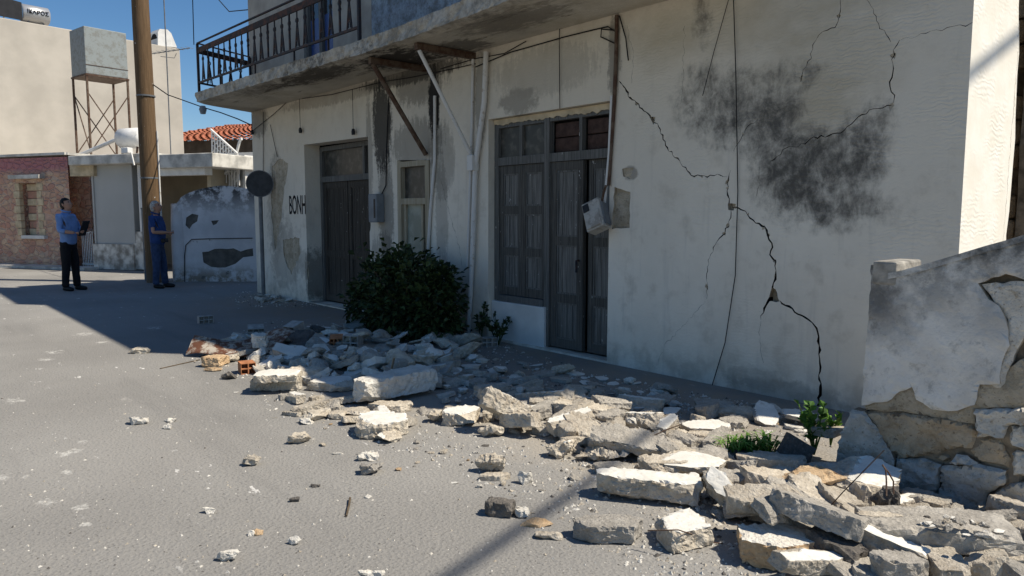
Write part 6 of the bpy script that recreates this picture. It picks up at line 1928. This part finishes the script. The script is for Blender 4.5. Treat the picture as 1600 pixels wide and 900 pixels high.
def band(n, path, jit, smin, smax, label, group, name, gap, seed, meshes=med, tilt=12, zmax=0.05):
    rd = random.Random(seed); put = 0; tries = 0
    while put < n and tries < 6000:
        tries += 1
        k_ = rd.random() * (len(path) - 1); i = int(k_); t = k_ - i
        px = path[i][0] + (path[i + 1][0] - path[i][0]) * t + rd.gauss(0, jit[0]); py = path[i][1] + (path[i + 1][1] - path[i][1]) * t + rd.gauss(0, jit[1])
        z = rd.uniform(0, zmax); p = at(px, py, z)
        if p.y > -0.2 or any((p.x - a_) ** 2 + (p.y - b_) ** 2 < gap * gap for a_, b_ in NAMED): continue
        o = put_stone(name, rd.choice(meshes), label, (p.x, p.y, z - 0.004), (R(rd.uniform(-tilt, tilt)), R(rd.uniform(-tilt, tilt)), rd.uniform(0, 6.28)), 'rubble', group)
        s_ = rd.uniform(smin, smax); o.scale = (s_, s_, s_ * rd.uniform(0.8, 1.15)); put += 1
        NAMED.append((p.x, p.y))
band(60, [(800, 645), (880, 655), (960, 672), (1060, 695), (1150, 722), (1240, 755), (1300, 790)], (22, 14), 0.6, 1.15, 'medium broken block wedged in the sunlit heap', 'medium blocks of the sunlit heap', 'masonry_block', 0.10, 31, zmax=0.06)
band(10, [(1150, 770), (1200, 790), (1260, 815), (1310, 830)], (22, 8), 0.6, 1.05, 'block lying on top of the sunlit heap', 'upper blocks of the sunlit heap', 'masonry_block', 0.085, 36, zmax=0.17, tilt=20)
band(16, [(450, 625), (530, 645), (640, 655), (740, 655), (830, 672)], (20, 8), 0.35, 0.75, 'fist-sized broken block at the sunlit edge of the strip', 'small blocks along the sunlit edge', 'masonry_block', 0.12, 32, zmax=0.0)
band(22, [(1380, 850), (1480, 875), (1590, 885), (1330, 880)], (30, 12), 0.5, 1.0, 'medium broken block low in the bottom right corner', 'blocks in the bottom right corner', 'masonry_block', 0.09, 33, zmax=0.06)
band(14, [(1400, 790), (1480, 800), (1590, 815)], (16, 6), 0.35, 0.7, 'small block heaped against the ruined wall foot', 'blocks at the ruined wall foot', 'masonry_block', 0.07, 34, zmax=0.06)
band(26, [(660, 575), (760, 600), (900, 630), (1040, 650), (1180, 670)], (30, 10), 0.45, 0.95, 'medium broken piece lying in shade between door and sunlit heap', 'medium pieces in the shade', 'masonry_block', 0.14, 35, zmax=0.0)
hz1 = lambda px, py: max(0.0, 0.30 * (1 - ((px - 560) / 170) ** 2) * (1 - ((py - 545) / 45) ** 2)) * 0.4
scatter(170, [(330, 545), (395, 520), (470, 510), (560, 508), (680, 515), (745, 540), (740, 585), (660, 600), (560, 600), (480, 600), (400, 580)], 0.7, 2.1, hz1,
        'broken masonry piece in the shaded heap beside the bush', 'masonry pieces of the shaded heap', name='masonry_piece', flat=0.5, tilt=26, power=1.2)
scatter(130, [(690, 545), (800, 560), (950, 590), (1290, 655), (1280, 690), (1000, 650), (860, 635), (700, 630), (600, 610)], 0.3, 1.2, None,
        'small grey fragment in the shade along the wall foot', 'fragments along the shaded wall foot', name='plaster_fragment', flat=0.5, tilt=8)
scatter(150, [(790, 630), (860, 645), (960, 660), (1080, 685), (1180, 710), (1290, 735), (1330, 790), (1340, 870), (1300, 870), (1200, 830), (1130, 790), (1000, 735), (880, 705), (780, 670)], 0.25, 1.0, None,
        'small sunlit fragment filling gaps of the rubble heap', 'fragments between the blocks of the sunlit heap', flat=0.2, tilt=25)
scatter(45, [(440, 610), (560, 640), (700, 675), (860, 720), (930, 760), (900, 830), (700, 760), (480, 700), (380, 640), (300, 580)], 0.12, 0.36, None,
        'palm-sized or smaller chip scattered on the asphalt before the strip', 'chips on the asphalt before the strip', name='stone_chip', flat=0.25, tilt=10)
scatter(40, [(395, 462), (430, 458), (470, 466), (465, 473), (400, 472)], 0.4, 1.3, None,
        'fallen plaster chip at the foot of the round road sign', 'plaster chips below the road sign', name='plaster_chip', flat=0.7, tilt=12)
zs4 = lambda px, py: 0.225
scatter(22, [(1420, 802), (1520, 815), (1570, 830), (1545, 845), (1420, 815)], 0.15, 0.5, zs4,
        'crumb lying on the long heavy concrete slab', 'crumbs on the heavy slab', name='stone_crumb', flat=0.3, tilt=8)

# ---- gravel: uncountable crumbs
def gravel():
    mb = MB(); rd = random.Random(4)
    tet = [(-.5, -.4, 0), (.55, -.35, 0), (.1, .5, 0), (.05, .02, .62), (-.35, .3, .25)]
    fc = [(0, 1, 3), (1, 2, 3), (2, 4, 3), (4, 0, 3), (2, 0, 4)]
    regs = [([(430, 600), (560, 625), (900, 690), (1150, 790), (1330, 870), (1320, 900), (1000, 900), (840, 790), (600, 700), (400, 640)], 2200, 0.006, 0.026),
            ([(0, 560), (300, 545), (900, 800), (1100, 900), (0, 900)], 600, 0.005, 0.017),
            ([(420, 500), (760, 530), (960, 590), (1290, 650), (1300, 700), (900, 650), (640, 610), (400, 600), (280, 560)], 3200, 0.006, 0.034),
            ([(860, 650), (1080, 690), (1300, 740), (1330, 800), (1130, 810), (880, 720)], 2200, 0.006, 0.034),
            ([(380, 455), (480, 462), (520, 480), (400, 480), (350, 468)], 350, 0.01, 0.035)]
    for poly, n, a, b_ in regs:
        xs = [p[0] for p in poly]; ys = [p[1] for p in poly]; k_ = 0
        while k_ < n:
            px, py = rd.uniform(min(xs), max(xs)), rd.uniform(min(ys), max(ys))
            if not inside((px, py), poly): continue
            k_ += 1
            p = at(px, py)
            if p.y > -0.03: continue
            s_ = a + (b_ - a) * rd.random() ** 2.5; r_ = rd.uniform(0, 6.28); c_, sn = math.cos(r_), math.sin(r_); sx = rd.uniform(0.6, 1.5)
            mb.add([(p.x + (v[0] * c_ * sx - v[1] * sn) * s_, p.y + (v[0] * sn * sx + v[1] * c_) * s_, v[2] * s_ * rd.uniform(0.7, 1.1) - 0.001) for v in tet], fc, 0 if rd.random() < 0.55 else (1 if rd.random() < 0.7 else 2))
    o = mb.build('gravel', ['chalk', 'mortar', 'darkstone'], None, fixn=False)
    tag(o, 'fine stone crumbs strewn over the road and wall foot', 'gravel', kind='stuff')
gravel()
